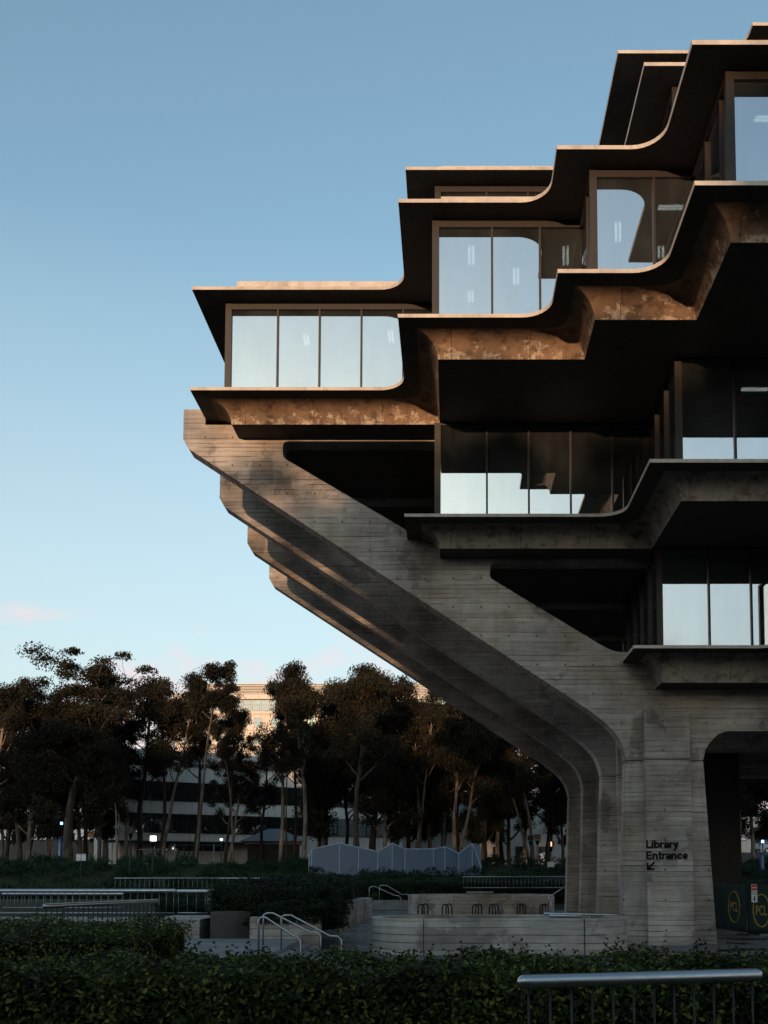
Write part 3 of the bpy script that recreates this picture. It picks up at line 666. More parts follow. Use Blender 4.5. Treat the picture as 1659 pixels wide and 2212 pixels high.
# ------------------------------------------------------------------ left terrace: landing, walls, steps, rails
def struct(name, mb, mat, **kw): return tag(mb.build(name, mat, **kw), kind='structure')
struct('stair_landing', MB().box((-22, 25.0, 0.004), (-4.95, 34.0, 0.60)), 'path_concrete', bevel=0.01)
st_ = thing('stairs', 'short concrete flight stepping down from the left landing', 'stairs', (-4.2, 29, 0))
for i in range(4):
    MB().box((-4.948 + 0.33 * i, 26.5, 0.005), (-4.95 + 0.33 * (i + 1), 33.2, 0.6 - 0.12 * (i + 1))).build('step', 'path_concrete', st_, bevel=0.01)
struct('raised_terrace', MB().box((-45, 38.2, 0.003), (-6.9, 63, 1.18)), 'soil')
def wall(name, label, pts, z0, z1, mat='planter_concrete', joints=()):
    t = thing(name, label, 'wall', (pts[0][0], pts[0][1], 0))
    MB().prism([pts], 'Z', z0, z1).build('wall', mat, t, bevel=0.02)
    return t
wall('retaining_wall', 'pale concrete wall block behind the front handrails, vines hanging over it', [(-6.75, 33.9), (-4.4, 33.9), (-4.4, 34.4), (-6.75, 34.4)], 0.3, 1.33)
wall('retaining_wall', 'long low concrete wall running back along the plaza path', [(-6.15, 48.2), (-5.35, 48.2), (-4.95, 63.5), (-5.75, 63.5)], 0.004, 1.27)
wall('retaining_wall', 'dark angled concrete wall between the left railing and the pale block', [(-8.15, 34.2), (-6.95, 35.2), (-7.0, 38.0), (-7.9, 38.0)], 0.3, 1.48, 'shaded_block')  # shade on the angled face is put into its dark material
wall('retaining_wall', 'concrete wall panel under the left railing', [(-10.4, 34.6), (-8.6, 34.6), (-8.6, 38.1), (-10.4, 38.1)], 0.3, 1.22)
MB().box((-9.7, 34.585, 0.62), (-9.62, 34.62, 1.2)).build('joint', 'edge_concrete', bpy.data.objects['retaining_wall.003'])
wall('retaining_wall', 'concrete wall running left under the long steel railing', [(-24, 36.0), (-10.45, 36.0), (-10.45, 38.1), (-24, 38.1)], 0.3, 1.16)

def balustrade(label, a, b, ztop, zbot, gap, r_top=0.045, r_bar=0.012, base=None, bottom=True, group='steel balustrades', mat='steel', hang=0.0, barmat=None):
    a = Vector(a); b = Vector(b); L = (b - a).length; ang = math.atan2(b.y - a.y, b.x - a.x)
    t = thing('steel_railing', label, 'railing', (a.x, a.y, zbot), group, ang)
    h = ztop - zbot
    link('top_rail', MB().tube([(-r_top * .9, 0, h), (-r_top * .62, 0, h), (-r_top * .25, 0, h), (0, 0, h), (L, 0, h), (L + r_top * .25, 0, h), (L + r_top * .62, 0, h), (L + r_top * .9, 0, h)], [r_top * .25, r_top * .7, r_top * .95, r_top, r_top, r_top * .95, r_top * .7, r_top * .25], 14).mesh('top_rail', mat, True), t)
    if bottom: link('bottom_rail', MB().tube([(0, 0, 0.10), (L, 0, 0.10)], 0.022, 8).mesh('bottom_rail', mat, True), t)
    bm_ = MB().tube([(0, 0, -hang if hang else 0), (0, 0, h - r_top)], r_bar, 6).mesh('baluster', barmat or 'dull_steel', True)
    n = max(2, int(L / gap))
    for i in range(n + 1): link('baluster', bm_, t, (0.04 + (L - 0.08) * i / n, 0, 0))
    return t
balustrade('long steel railing on the wall at the left edge', (xa(-60, 38), 38), (xa(380, 38), 38), zz(1924, 38), zz(1977, 38), 0.27, 0.07)
balustrade('short steel railing continuing right of the long left one', (xa(386, 38), 38), (xa(448, 38), 38), zz(1925, 38), zz(1977, 38), 0.3, 0.07)
balustrade('steel railing returning back from the end of the left railing', (xa(450, 38), 38.0), (xa(470, 42), 42), zz(1924, 39), zz(1977, 38), 0.3, 0.06)
balustrade('steel railing seen through the long left railing', (xa(10, 44), 44), (xa(268, 44), 44), zz(1931, 44), 1.2, 0.3, 0.06)
balustrade('sloping near railing rising out of the left hedge', (xa(101, 19.6), 19.6), (xa(341, 23.2), 23.2), 2.16, 1.0, 0.16, 0.045, 0.011, bottom=False, barmat='dark_steel')
balustrade('far railing before the shrub slope at the left', (xa(250, 70), 70), (xa(470, 72), 72), zz(1897, 70), 1.3, 0.32, 0.04, 0.016)
balustrade('far railing half buried in hedge', (xa(472, 72), 72.0), (xa(700, 73), 73), zz(1897, 72), 1.3, 0.32, 0.04, 0.016)
balustrade('far railing before the pale pavilion ending at the last leg', (xa(1000, 80), 80), (xa(1225, 80), 80), zz(1894, 80), 1.55, 0.3, 0.045, 0.016)
balustrade('thick near steel railing in front of the hedge at the right', (xa(1129, 7.35), 7.35), (xa(1628, 7.85), 7.85), 2.015, 1.2, 0.165, 0.050, 0.010, barmat='dark_steel')
def handrail(label, pts, Y, zbase, r=0.028, zend=0.0):
    P = [aty(x, y, Y) for x, y in pts]
    t = thing('handrail', label, 'handrail', (P[0].x, Y, zbase), 'stair handrails')
    MB().tube([(P[0].x, Y, zbase)] + P + [(P[-1].x, Y, zend)], r, 10).build('rail', 'steel', t, True)
    return t
handrail('nearest front stair handrail, lowest and leftmost', [(559, 1990), (561, 1984), (566, 1981), (574, 1982), (634, 2022), (642, 2023.5), (648, 2032)], 25.6, 0.6)
handrail('front stair handrail with its tall left end by the vine', [(569, 1985), (570, 1976), (577, 1972.5), (590, 1972.5), (669, 2013.5), (686, 2014.5), (692, 2022)], 31.0, 0.6)
handrail('front stair handrail farthest right, in front of the path', [(608, 1988), (609, 1980), (615, 1977), (629, 1977), (712, 2021.5), (730, 2022.5), (737, 2031)], 29.5, 0.6)
# far steps
fs = thing('stairs', 'far concrete steps between the long low wall and far round wall', 'stairs', (xa(850, 76), 76, 0))
for i in range(4):
    MB().box((xa(800, 76), 76 + 0.9 * i, 0.004), (xa(883, 76), 76 + 0.9 * (i + 1) - 0.002, 0.17 * (i + 1))).build('step', 'path_concrete', fs, bevel=0.01)
handrail('far stair handrail on the left of the far steps', [(797.5, 1925), (798, 1918), (803, 1915), (810, 1915), (852, 1934), (862, 1935), (866, 1940)], 77, 0.3)
handrail('far stair handrail in the middle of the far steps', [(819.5, 1923), (820, 1914), (826, 1912), (836, 1913), (868, 1932), (880, 1932), (886, 1938)], 79, 0.4)
# small glass-topped box behind the far wall
p = aty(1033, 1933, 76); sk = thing('skylight', 'low pale metal box behind the far round wall', 'skylight', (p.x, 76, 0))
MB().box((xa(1010, 76), 76, 0.0), (xa(1064, 76), 77.5, zz(1928, 76))).build('casing', 'roof_grey', sk, bevel=0.02)
MB().box((xa(1008, 76), 75.9, zz(1928, 76)), (xa(1066, 76), 77.6, zz(1928, 76) + 0.06)).build('rim', 'steel', sk)

# ------------------------------------------------------------------ foliage masses
def leafset(mb, c, nrm, ln, wd, rnd, curl=0.25):
    """one folded leaf of four vertices plus tip: two triangles pairs"""
    nrm = Vector(nrm).normalized(); a = Vector((rnd.gauss(0, 1), rnd.gauss(0, 1), rnd.gauss(0, 1))); a = (a - nrm * a.dot(nrm)).normalized(); b = nrm.cross(a)
    c = Vector(c); i = len(mb.v)
    mb.v += [tuple(c), tuple(c + a * ln * 0.5 + b * wd * 0.5 - nrm * 0.1 * wd), tuple(c + a * ln - nrm * ln * curl), tuple(c + a * ln * 0.5 - b * wd * 0.5 - nrm * 0.1 * wd)]
    mb.f += [(i, i + 1, i + 2), (i, i + 2, i + 3)]
def hedge(name, label, x0, x1, y0, y1, z0, z1, n, ln, mat, cat='hedge', rnd_=None, lump=0.06, dens_front=0.55, sprigs=0, slope=None):
    rnd = random.Random(hash(label) % 1000 if False else len(label) * 17 + n)
    t = thing(name, label, cat, ((x0 + x1) / 2, (y0 + y1) / 2, z0))
    m = MB()
    fr = (x1 - x0) * (z1 - z0); tp = (x1 - x0) * (y1 - y0); sd = (y1 - y0) * (z1 - z0); tot = fr + tp + sd * 2
    def lum(a, b): return lump * (math.sin(a * 2.1 / (lump * 8) + b) + math.sin(a * 3.7 / (lump * 8) + 1.3 * b))
    for _ in range(n):
        q = rnd.random() * tot; dp = abs(rnd.gauss(0, 1)) * ln * 0.9
        if q < fr:
            x = rnd.uniform(x0, x1); z = rnd.uniform(z0, z1); y = y0 + dp + lum(x, z * 5) - lump; nr = (rnd.gauss(0, .6), -1 + rnd.gauss(0, .4), 0.7 + rnd.gauss(0, .5))
        elif q < fr + tp:
            x = rnd.uniform(x0, x1); y = rnd.uniform(y0, y1); z = z1 - dp + lum(x, y * 4); nr = (rnd.gauss(0, .6), -0.3 + rnd.gauss(0, .5), 1)
        else:
            s_ = -1 if q < fr + tp + sd else 1; y = rnd.uniform(y0, y1); z = rnd.uniform(z0, z1); x = (x1 - dp + lum(y, z * 4)) if s_ > 0 else (x0 + dp); nr = (s_, rnd.gauss(0, .5), .6)
        # rounded shoulders
        ez = max(0, z - (z1 - 0.18)); y = max(y, y0 + ez * 0.5)
        leafset(m, (x, y, z), nr, ln * rnd.uniform(0.6, 1.25), ln * rnd.uniform(0.40, 0.58), rnd)
    for _ in range(sprigs):
        x = rnd.uniform(x0, x1); y = rnd.uniform(y0, y1); hgt = rnd.uniform(0.3, 1.0) * ln * 2.4; zb = z1 + lum(x, y * 4) - 0.02
        tip = Vector((rnd.gauss(0, .25), rnd.gauss(0, .25), 1)).normalized()
        for k in range(7):
            f_ = k / 6; a = k * 2.4; o_ = Vector((x, y, zb)) + tip * hgt * f_
            leafset(m, o_, (math.cos(a) * 0.9, math.sin(a) * 0.9, 0.7), ln * (1 - 0.35 * f_) * rnd.uniform(.8, 1.1), ln * 0.38, rnd, -0.1)
    fo = m.build('foliage', mat, t, fixn=False); fo['kind'] = 'stuff'
    k = 1.6 * ln
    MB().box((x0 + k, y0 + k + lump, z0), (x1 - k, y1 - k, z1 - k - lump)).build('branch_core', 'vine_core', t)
    return t
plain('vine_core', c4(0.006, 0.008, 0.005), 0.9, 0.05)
hedge('hedge', 'dense glossy green hedge running across the bottom of the picture', -5.2, 5.2, 8.15, 9.7, 1.19, 2.005, 48000, 0.066, 'hedge_leaf', lump=0.05, sprigs=460)
hedge('hedge', 'lower left clipped hedge below the sloping near railing', -12.0, -4.75, 15.4, 18.6, 0.55, 1.93, 26000, 0.075, 'hedge_leaf', lump=0.07, sprigs=120)
hedge('hedge', 'hedge bank under the near sloping railing at the left edge', -16.0, -6.2, 19.0, 22.4, 0.0, 1.62, 14000, 0.09, 'vine_leaf', lump=0.08)
hedge('vine_hedge', 'big dark vine-covered hedge above the pale wall block', -8.4, -4.75, 35.0, 46.0, 1.0, 2.32, 30000, 0.13, 'vine_leaf', lump=0.16, sprigs=60)
hedge('vine_hedge', 'dark vines hanging down over the pale wall block', -6.4, -4.35, 33.75, 35.2, 1.15, 1.75, 5000, 0.11, 'vine_leaf', lump=0.10)
hedge('vine_hedge', 'dark rounded vines at the right end of the big hedge', -5.6, -4.15, 37.5, 41.0, 0.7, 2.1, 7000, 0.12, 'vine_leaf', lump=0.12)
hedge('vine_hedge', 'dark hedge along the long low wall', -9.5, -5.9, 48.5, 63.0, 1.0, 2.45, 24000, 0.16, 'vine_leaf', lump=0.16)
hedge('vine_hedge', 'ivy behind the left railing corner', -11.6, -8.5, 39.5, 43.0, 1.0, 1.75, 7000, 0.12, 'vine_leaf', lump=0.12)
hedge('hedge', 'long dark clipped hedge behind the far steps and round wall', -9.0, 9.5, 81.0, 83.0, 0.2, 2.0, 16000, 0.2, 'vine_leaf', lump=0.12)
hedge('hedge', 'far left dark hedge below the shrub slope', -36.0, -12.0, 68.0, 70.0, 0.0, 1.6, 14000, 0.2, 'vine_leaf', lump=0.14)
# shrubs of the slope
def shrubs():
    rnd = random.Random(3); m = MB(); spots = []
    for _ in range(520):
        x = rnd.uniform(-52, 44); y = rnd.uniform(80, 99)
        if x > 12: y = rnd.uniform(84, 100)
        r = rnd.uniform(0.7, 1.5); h = rnd.uniform(0.55, 1.25) * (1.2 if x < -25 else 1); gz = ground_z(x, y)
        for k in range(150):
            a = rnd.uniform(0, 2 * math.pi); u = rnd.random() ** 0.5; zt_ = rnd.random()
            px = x + r * u * math.cos(a); py = y + r * u * math.sin(a); pz = gz + h * (1 - u * u * 0.75) * (0.45 + 0.55 * zt_)
            leafset(m, (px, py, pz), (math.cos(a) * u, math.sin(a) * u - .3, 0.8), rnd.uniform(0.16, 0.34), rnd.uniform(0.05, 0.10), rnd, -0.6)
    return m
tag(shrubs().build('ground_cover', 'shrub_leaf', fixn=False), 'dark green shrubs covering the slope below the trees', 'shrubs', kind='stuff')

# ------------------------------------------------------------------ gum trees
def make_tree(seed, H, fork, spread, nlimb, lean=0.0, trunk_r=0.3, clump=1.3, dens=150, rise=0.8, shape=0.5, twin=False):
    """gum tree: a bending leader, limbs leaving it from fork upward, drooping leaf clumps on their side shoots"""
    rnd = random.Random(seed); wood = MB(); cr = MB(); ends = []
    def path(p, d, L, r, n, wob, lift):
        pts = [p.copy()]; rr = [r]; q = p.copy(); dd = d.normalized()
        for i in range(n):
            dd = (dd + Vector((rnd.gauss(0, wob), rnd.gauss(0, wob), rnd.gauss(0, wob * .5) + lift))).normalized()
            q = q + dd * L / n; pts.append(q.copy()); rr.append(max(0.018, r * (1 - 0.75 * (i + 1) / n)))
        return pts, rr, dd
    leaders = [(Vector((0, 0, -0.4)), Vector((lean, rnd.gauss(0, .03), 1)), H * 0.93, trunk_r, nlimb)]
    if twin: leaders.append((Vector((0.25, 0.2, -0.4)), Vector((-lean * 1.6 + 0.16, .06, 1)), H * 0.82, trunk_r * 0.8, nlimb - 2))
    for p0, d0, LL, r0, nl in leaders:
        pts, rr, dd = path(p0, d0, LL, r0, 12, 0.055, 0.03); wood.tube(pts, rr, 8); ends.append((pts[-1], 0.9))
        for j in range(nl):
            t = fork + (0.97 - fork) * ((j + rnd.uniform(0.1, .9)) / nl) ** 0.9; k = min(11, int(t * 12)); base = pts[k].lerp(pts[k + 1], t * 12 - k)
            a = j * 2.4 + rnd.uniform(-.5, .5); f_ = (t - fork) / (1 - fork)
            ln = H * spread * (shape + (1 - shape) * (1 - f_)) * rnd.uniform(.7, 1.2) * (0.35 if f_ > 0.9 else 1)
            lp, lr, ld = path(base, Vector((math.cos(a), math.sin(a), rise * rnd.uniform(.6, 1.4))), ln, rr[k] * rnd.uniform(.45, .65), 6, 0.13, 0.09)
            wood.tube(lp, lr, 6); ends.append((lp[-1], 1.0)); ends.append((lp[4], 0.75))
            for q in range(4):
                i0 = rnd.choice((2, 3, 4, 5)); b = rnd.uniform(0, 6.28)
                sp_, sr, sd = path(lp[i0], ld + Vector((math.cos(b), math.sin(b), rnd.uniform(-.1, .6))) * 0.9, ln * rnd.uniform(.28, .5), lr[i0] * .6, 4, 0.15, 0.05)
                wood.tube(sp_, sr, 4); ends.append((sp_[-1], 1.0)); 
                if rnd.random() < 0.5: ends.append((sp_[2], 0.7))
    for e, k_ in ends:
        R_ = clump * k_ * rnd.uniform(0.6, 1.3); fl = rnd.uniform(.5, .85)
        for k in range(int(1.45 * dens * k_ * k_ * rnd.uniform(.5, 1.2))):
            v = Vector((rnd.gauss(0, 1), rnd.gauss(0, 1), rnd.gauss(0, 1))).normalized() * R_ * (rnd.random() ** 0.6)
            v.z *= fl; v.z -= 0.25 * (v.x * v.x + v.y * v.y) / R_
            a = Vector((rnd.gauss(0, .7), rnd.gauss(0, .7), -1)).normalized()
            c = e + v; b = a.cross(Vector((rnd.gauss(0, 1), rnd.gauss(0, 1), 0.01))).normalized(); ln = rnd.uniform(.20, .42); wd = rnd.uniform(.04, .085)
            i = len(cr.v); cr.v += [tuple(c), tuple(c + a * ln * .5 + b * wd), tuple(c + a * ln), tuple(c + a * ln * .5 - b * wd)]; cr.f.append((i, i + 1, i + 2, i + 3))
    zs = sorted(v[2] for v in cr.v); top = zs[int(len(zs) * 0.997)]
    return wood.mesh('trunk', 'gum_bark', True), cr.mesh('crown', 'gum_leaf', False, False), top
VAR = {'umbrella': make_tree(11, 24, 0.34, 0.36, 11, 0.0, 0.40, 1.4, 250, 1.7, 0.75),
       'slender': make_tree(21, 25, 0.74, 0.15, 9, 0.01, 0.26, 1.05, 190, 0.9, 0.9),
       'tall': make_tree(31, 24, 0.34, 0.21, 15, 0.03, 0.36, 1.4, 190, 0.9, 0.65),
       'lean': make_tree(44, 23, 0.42, 0.22, 13, -0.12, 0.34, 1.35, 190, 1.0, 0.7),
       'bushy': make_tree(52, 15, 0.16, 0.27, 15, 0.02, 0.26, 1.35, 230, 0.7, 0.55),
       'sparse': make_tree(11, 24, 0.34, 0.34, 9, 0.0, 0.34, 1.2, 42, 1.3, 0.75),
       'ragged': make_tree(75, 25, 0.38, 0.17, 12, 0.05, 0.34, 1.25, 170, 0.6, 0.8),
       'high': make_tree(88, 26, 0.50, 0.19, 12, -0.03, 0.34, 1.3, 190, 0.9, 0.75),
       'broad': make_tree(97, 22, 0.30, 0.29, 14, 0.04, 0.36, 1.35, 190, 0.8, 0.8),
       'twin': make_tree(63, 20, 0.42, 0.22, 8, -0.10, 0.30, 1.3, 190, 1.0, 0.7, twin=True)}
def tree(kind, px, top_py, Y, label, wid=1.0, rz=0.0, grp='gum trees of the grove'):
    x = xa(px, Y); gz = ground_z(x, Y); zt_ = zz(top_py, Y); wm, cm, top = VAR[kind]; s = (zt_ - gz) / top
    t = thing('eucalyptus_tree', label, 'tree', (x, Y, gz - 0.1), grp, rz); t.scale = (s * wid, s * wid, s)
    link('trunk', wm, t); link('crown', cm, t); return t
tree('umbrella', 148, 1386, 108, 'tall spreading tree with open umbrella crown at the far left', 1.45, 0.6)
tree('tall', -30, 1462, 104, 'dark tree cut by the left picture edge', 1.0, 1.0)
tree('tall', 300, 1452, 122, 'dark rounded tree between the umbrella tree and the slender pale tree', 1.05, 2.0)
tree('slender', 423, 1412, 100, 'slender tree with straight pale trunk and small high crown', 0.95, 0.2)
tree('high', 488, 1505, 112, 'bushy dark tree right of the slender pale trunk', 0.8, 3.4)
tree('lean', 655, 1433, 108, 'tree whose crown hides the right end of the far sunlit building', 0.85, 2.6)
tree('lean', 775, 1426, 98, 'tall reddish tree with leaning pale trunk behind the pavilion', 1.0, 0.0)
tree('tall', 850, 1443, 118, 'dark tree right of the reddish leaning tree', 0.9, 4.4)
tree('twin', 985, 1478, 100, 'forked tree with orange-lit trunks under the diagonal struts', 0.95, 0.3)
tree('tall', 1075, 1530, 112, 'tree behind the third strut, left of the rear leg', 0.9, 5.0)
tree('twin', 1150, 1560, 104, 'twin-trunked tree just left of the rear leg', 0.95, 2.2)
tree('bushy', 1215, 1640, 112, 'tree half hidden by the rear leg', 1.0, 1.2)
tree('bushy', 60, 1555, 100, 'low bushy tree below the umbrella tree, farthest left', 1.0, 0.4)
tree('bushy', 215, 1570, 104, 'low bushy tree below the umbrella tree, by the grey block', 0.95, 1.9)
tree('bushy', 690, 1560, 112, 'low bushy tree between the sunlit building and reddish tree', 0.9, 5.1)
tree('bushy', 830, 1570, 108, 'low bushy tree above the left of the pavilion', 0.95, 0.9)
tree('bushy', 930, 1560, 114, 'low bushy tree above the middle of the pavilion', 1.0, 2.4)
tree('bushy', 1050, 1620, 106, 'low bushy tree above the right end of the pavilion', 0.9, 4.0)
tree('slender', 505, 1560, 104, 'thin short tree with pale trunk right of the slender tree', 0.8, 2.2)
tree('twin', 255, 1610, 102, 'small forked tree before the grey block', 0.7, 1.4)
tree('slender', 620, 1590, 102, 'thin tree in front of the low pavilion roof', 0.8, 4.1)
for i_, (px_, ty_, Y_) in enumerate([(15, 1600, 120), (105, 1620, 117), (175, 1590, 124), (750, 1580, 120), (880, 1560, 123), (990, 1560, 120), (1100, 1600, 121), (1180, 1640, 119)]):
    tree(('bushy', 'tall')[i_ % 2], px_, ty_, Y_, 'dark back-row tree %s' % ('farthest left', 'beneath the umbrella crown', 'at the right foot of the umbrella tree', 'behind the reddish leaning tree', 'over the left half of the pavilion', 'over the right half of the pavilion', 'left of the rear leg', 'touching the rear leg')[i_], 1.05, i_ * 1.7)
for px_, ty_, Y_, k_, lab_, w_ in [(228, 1455, 116, 'tall', 'tall dark tree filling the right flank of the umbrella tree', 1.1), (352, 1478, 114, 'high', 'tall dark tree left of the slender tree', 1.0), (45, 1480, 114, 'tall', 'tall dark tree left of the umbrella tree', 1.1), (606, 1438, 116, 'lean', 'tall tree at the right side of the sunlit tower', 0.8),
        (700, 1455, 118, 'tall', 'tall dark tree left of the reddish tree', 1.0), (800, 1462, 113, 'tall', 'tall dark tree right behind the reddish tree', 1.0), (905, 1478, 112, 'lean', 'tall tree touching the lower edge of the rear strut', 1.0), (955, 1500, 116, 'tall', 'tall tree half hidden by the rear strut', 1.0), (1030, 1540, 108, 'lean', 'tree under the rear strut with lit limbs', 1.0)]:
    tree(k_, px_, ty_, Y_, lab_, w_, px_ * 0.37)
tree('twin', 1600, 1560, 100, 'forked tree seen under the library arch', 1.0, 0.9)
tree('tall', 1680, 1540, 110, 'tree at the right edge seen under the library arch', 1.0, 2.9)
tree('bushy', 1625, 1590, 106, 'low bushy tree in the middle of the arch view', 1.1, 0.9)
tree('bushy', 1575, 1570, 112, 'low bushy tree at the left of the arch view', 1.1, 4.9)
tree('bushy', 1720, 1570, 114, 'low bushy tree off the right edge beyond the arch', 1.1, 3.3)
tree('bushy', 1545, 1600, 118, 'bushy tree behind the arch next to the front leg', 1.0, 2.9)
kinds_ = ('ragged', 'high', 'broad', 'tall', 'lean', 'high', 'ragged', 'broad'); rt = random.Random(12)
px_ = -40; nk = 0
spots_ = []
while px_ < 1215:
    spots_.append(px_); px_ += rt.uniform(38, 56) if not 230 < px_ < 700 else rt.uniform(58, 80)
zone_ = [(60, 'left of the umbrella tree'), (250, 'under the umbrella crown'), (452, 'between umbrella and slender tree'), (602, 'in front of the sunlit tower'), (760, 'between tower and reddish tree'), (960, 'above the pavilion'), (9999, 'under the rear strut')]; cnt_ = {}
ords_ = ('first', 'second', 'third', 'fourth', 'fifth', 'sixth', 'seventh', 'eighth', 'ninth')
for nk, px_ in enumerate(spots_):
    zn = next(b for a, b in zone_ if px_ < a); cnt_[zn] = cnt_.get(zn, -1) + 1
    k_ = kinds_[nk % 8]; top_ = rt.uniform(1462, 1535) + max(0, px_ - 850) * 0.22
    if 452 < px_ < 602: top_ = rt.uniform(1570, 1640)
    elif 240 < px_ < 700: k_ = ('high', 'ragged', 'high')[nk % 3]
    tree(k_, px_, top_, rt.uniform(109, 126), '%s from the left of the dark background trees %s' % (ords_[cnt_[zn]], zn), rt.uniform(0.85, 1.15), rt.uniform(0, 6))
# added unseen hall and grove; heights and gaps shaped to shade and dapple the library
hall = thing('added_shade_hall', 'long unseen hall added behind the photographer to block the low sun', 'building', (0, -80, 1.2))
link('wall', MB().box((-170, -8, -0.1), (60, 8, 16.5)).mesh('wall', 'hall_render'), hall)
link('roof', MB().box((-170.5, -8.5, 16.5), (60.5, 8.5, 17.1)).mesh('roof', 'roof_grey'), hall)
rb = random.Random(5)
for i in range(66):
    kind = ('tall', 'bushy', 'lean', 'tall', 'bushy')[i % 5]; wm, cm, top = VAR[kind]; row = i % 2
    hgt = rb.uniform(25.5, 28.5) if row else rb.uniform(27.0, 31.5)
    xb = -146 + 2.9 * i + rb.uniform(-1, 1)
    if -24 < xb < -10: hgt = rb.uniform(24.3, 26.6)
    elif -36 < xb <= -24: hgt = rb.uniform(26.5, 29.5); kind = 'sparse'
    t = thing('eucalyptus_tree', 'unseen gum tree added behind the photographer to filter the low sun', 'tree', (xb, (-58 if row else -66) + rb.uniform(-2, 2), 1.1), 'shade trees added behind the photographer', rb.uniform(0, 6))
    wm, cm, top = VAR[kind]
    s = hgt / top; t.scale = (s * 1.0, s * 1.0, s); link('trunk', wm, t); link('crown', cm, t)

# ------------------------------------------------------------------ buildings beyond the grove
def block(name, label, loc, rz, L, depth, h, mat, roofm='roof_grey'):
    t = thing(name, label, 'building', loc, None, rz)
    link('wall', MB().box((0, 0, -0.3), (L, depth, h)).mesh('wall', mat), t)
    link('roof', MB().box((-0.25, -0.25, h), (L + 0.25, depth + 0.25, h + 0.35)).mesh('roof', roofm), t)
    return t
wr = random.Random(9)
def window_row(t, x0, pitch, n, z0, z1, wd, glassm='far_glass', frame='dark_steel', skip=()):
    fm = MB().box((-0.06, -0.10, -0.06), (wd + 0.06, -0.0, 0.0)).box((-0.06, -0.10, z1 - z0), (wd + 0.06, 0, z1 - z0 + 0.06)).box((-0.06, -0.1, 0), (0, 0, z1 - z0)).box((wd, -0.1, 0), (wd + 0.06, 0, z1 - z0)).box((0, -0.09, (z1 - z0) * 0.55), (wd, -0.02, (z1 - z0) * 0.55 + 0.06)).mesh('window_frame', frame)
    pm = MB().box((0, -0.05, 0), (wd, -0.03, z1 - z0)).mesh('window', glassm)
    bm_ = MB().box((0, -0.015, 0), (wd, -0.004, z1 - z0)).mesh('dark_reveal', 'dark_room')
    bl_ = MB().box((0, -0.015, (z1 - z0) * 0.25), (wd, -0.004, z1 - z0)).mesh('blind', 'white_render')
    for i in range(n):
        if i in skip: continue
        o = link('window', pm, t, (x0 + pitch * i, 0, z0)); link('window_frame', fm, o); hb = wr.random() < 0.32; link('blind' if hb else 'reveal', bl_ if hb else bm_, o)
gx = xa(258, 128); gz = 3.7
gb = block('office_block', 'grey rendered three storey office block behind the grove', (gx, 128, gz), R(32), 48, 14, 13.3, 'grey_render')
window_row(gb, 1.2, 1.55, 26, 8.6, 11.0, 1.42); window_row(gb, 1.2, 1.55, 26, 4.4, 6.8, 1.42); window_row(gb, 6.0, 1.55, 5, 0.9 + 1.2, 3.2, 1.42, 'tower_glass')
cv_ = MB().box((-2, -2.6, 2.95), (20, -0.01, 3.2)); link('canopy', cv_.mesh('canopy', 'dark_steel'), gb)
for i in range(9): link('column', MB().box((-0.07, -0.07, -0.2), (0.07, 0.07, 2.95)).mesh('column', 'grey_render'), gb, (-1.4 + 2.6 * i, -2.3, 0))
gs = block('office_block', 'grey side wing of the office block facing left', (xa(-230, 158), 158, gz), R(-9), 40, 10, 12.4, 'shaded_block')
window_row(gs, 1.5, 2.6, 14, 8.0, 9.6, 2.2); window_row(gs, 1.5, 2.6, 14, 4.2, 5.8, 2.2)
# white penthouse strip on the roof
link('penthouse', MB().box((0.6, 2.0, 13.65), (40, 12, 15.4)).mesh('penthouse', 'white_render'), gb)
wbk = block('theatre_block', 'plain white rendered block behind the pavilion', (xa(872, 134), 134, 3.7), R(4), 26, 12, 9.6, 'white_render')
window_row(wbk, 3.2, 2.6, 2, 4.6, 6.6, 1.9); window_row(wbk, 12.0, 3.1, 3, 0.6, 2.6, 1.2)
kb = block('kiosk', 'low kiosk with hipped grey roof in front of the office block', (xa(535, 122), 122, 3.7), R(8), 6.2, 5, 2.6, 'dark_room')
rfm = MB(); rfm.v = [(-0.9, -0.9, 2.96), (7.1, -0.9, 2.96), (7.1, 5.9, 2.96), (-0.9, 5.9, 2.96), (2.4, 2.5, 4.6), (3.8, 2.5, 4.6)]; rfm.f = [(0, 1, 5, 4), (1, 2, 5), (2, 3, 4, 5), (3, 0, 4), (3, 2, 1, 0)]
link('hipped_roof', rfm.mesh('hipped_roof', 'roof_grey'), kb)
# tower lit by the last sun
TY = 255.0; tx0 = xa(372, TY); TW = xa(1010, TY) - tx0; th_ = zz(1497, TY) - 3.7
tw = block('tower_block', 'far sunlit cream tower block above the trees', (tx0, TY, 3.7), 0, TW, 30, th_ - 0.4, 'warm_render', 'warm_render')
for i in range(7):
    link('louver', MB().box((4, 1.0, th_ + 0.25 + 0.42 * i), (TW - 4, 1.5, th_ + 0.47 + 0.42 * i)).mesh('louver', 'warm_render'), tw)
link('plant_room', MB().box((6, 2.5, th_), (TW - 6, 22, th_ + 3.0)).mesh('plant_room', 'hall_render'), tw)
link('cornice', MB().box((-0.8, -1.0, th_ - 1.35), (TW + 0.8, -0.01, th_ - 0.42)).mesh('cornice', 'warm_render'), tw)
window_row(tw, 1.5, 2.3, int(TW / 2.3) - 1, th_ - 4.2, th_ - 1.6, 1.9, 'tower_glass', 'roof_grey')
for r_ in range(1, 6):
    window_row(tw, 2.0, 4.6, int(TW / 4.6) - 1, th_ - 4.4 - 4.2 * r_, th_ - 2.4 - 4.2 * r_ + 0.4, 1.7, 'tower_glass', 'roof_grey')
    link('string_course', MB().box((-0.05, -0.25, th_ - 0.9 - 4.2 * r_), (TW + 0.05, -0.005, th_ - 0.6 - 4.2 * r_)).mesh('string_course', 'warm_render'), tw)
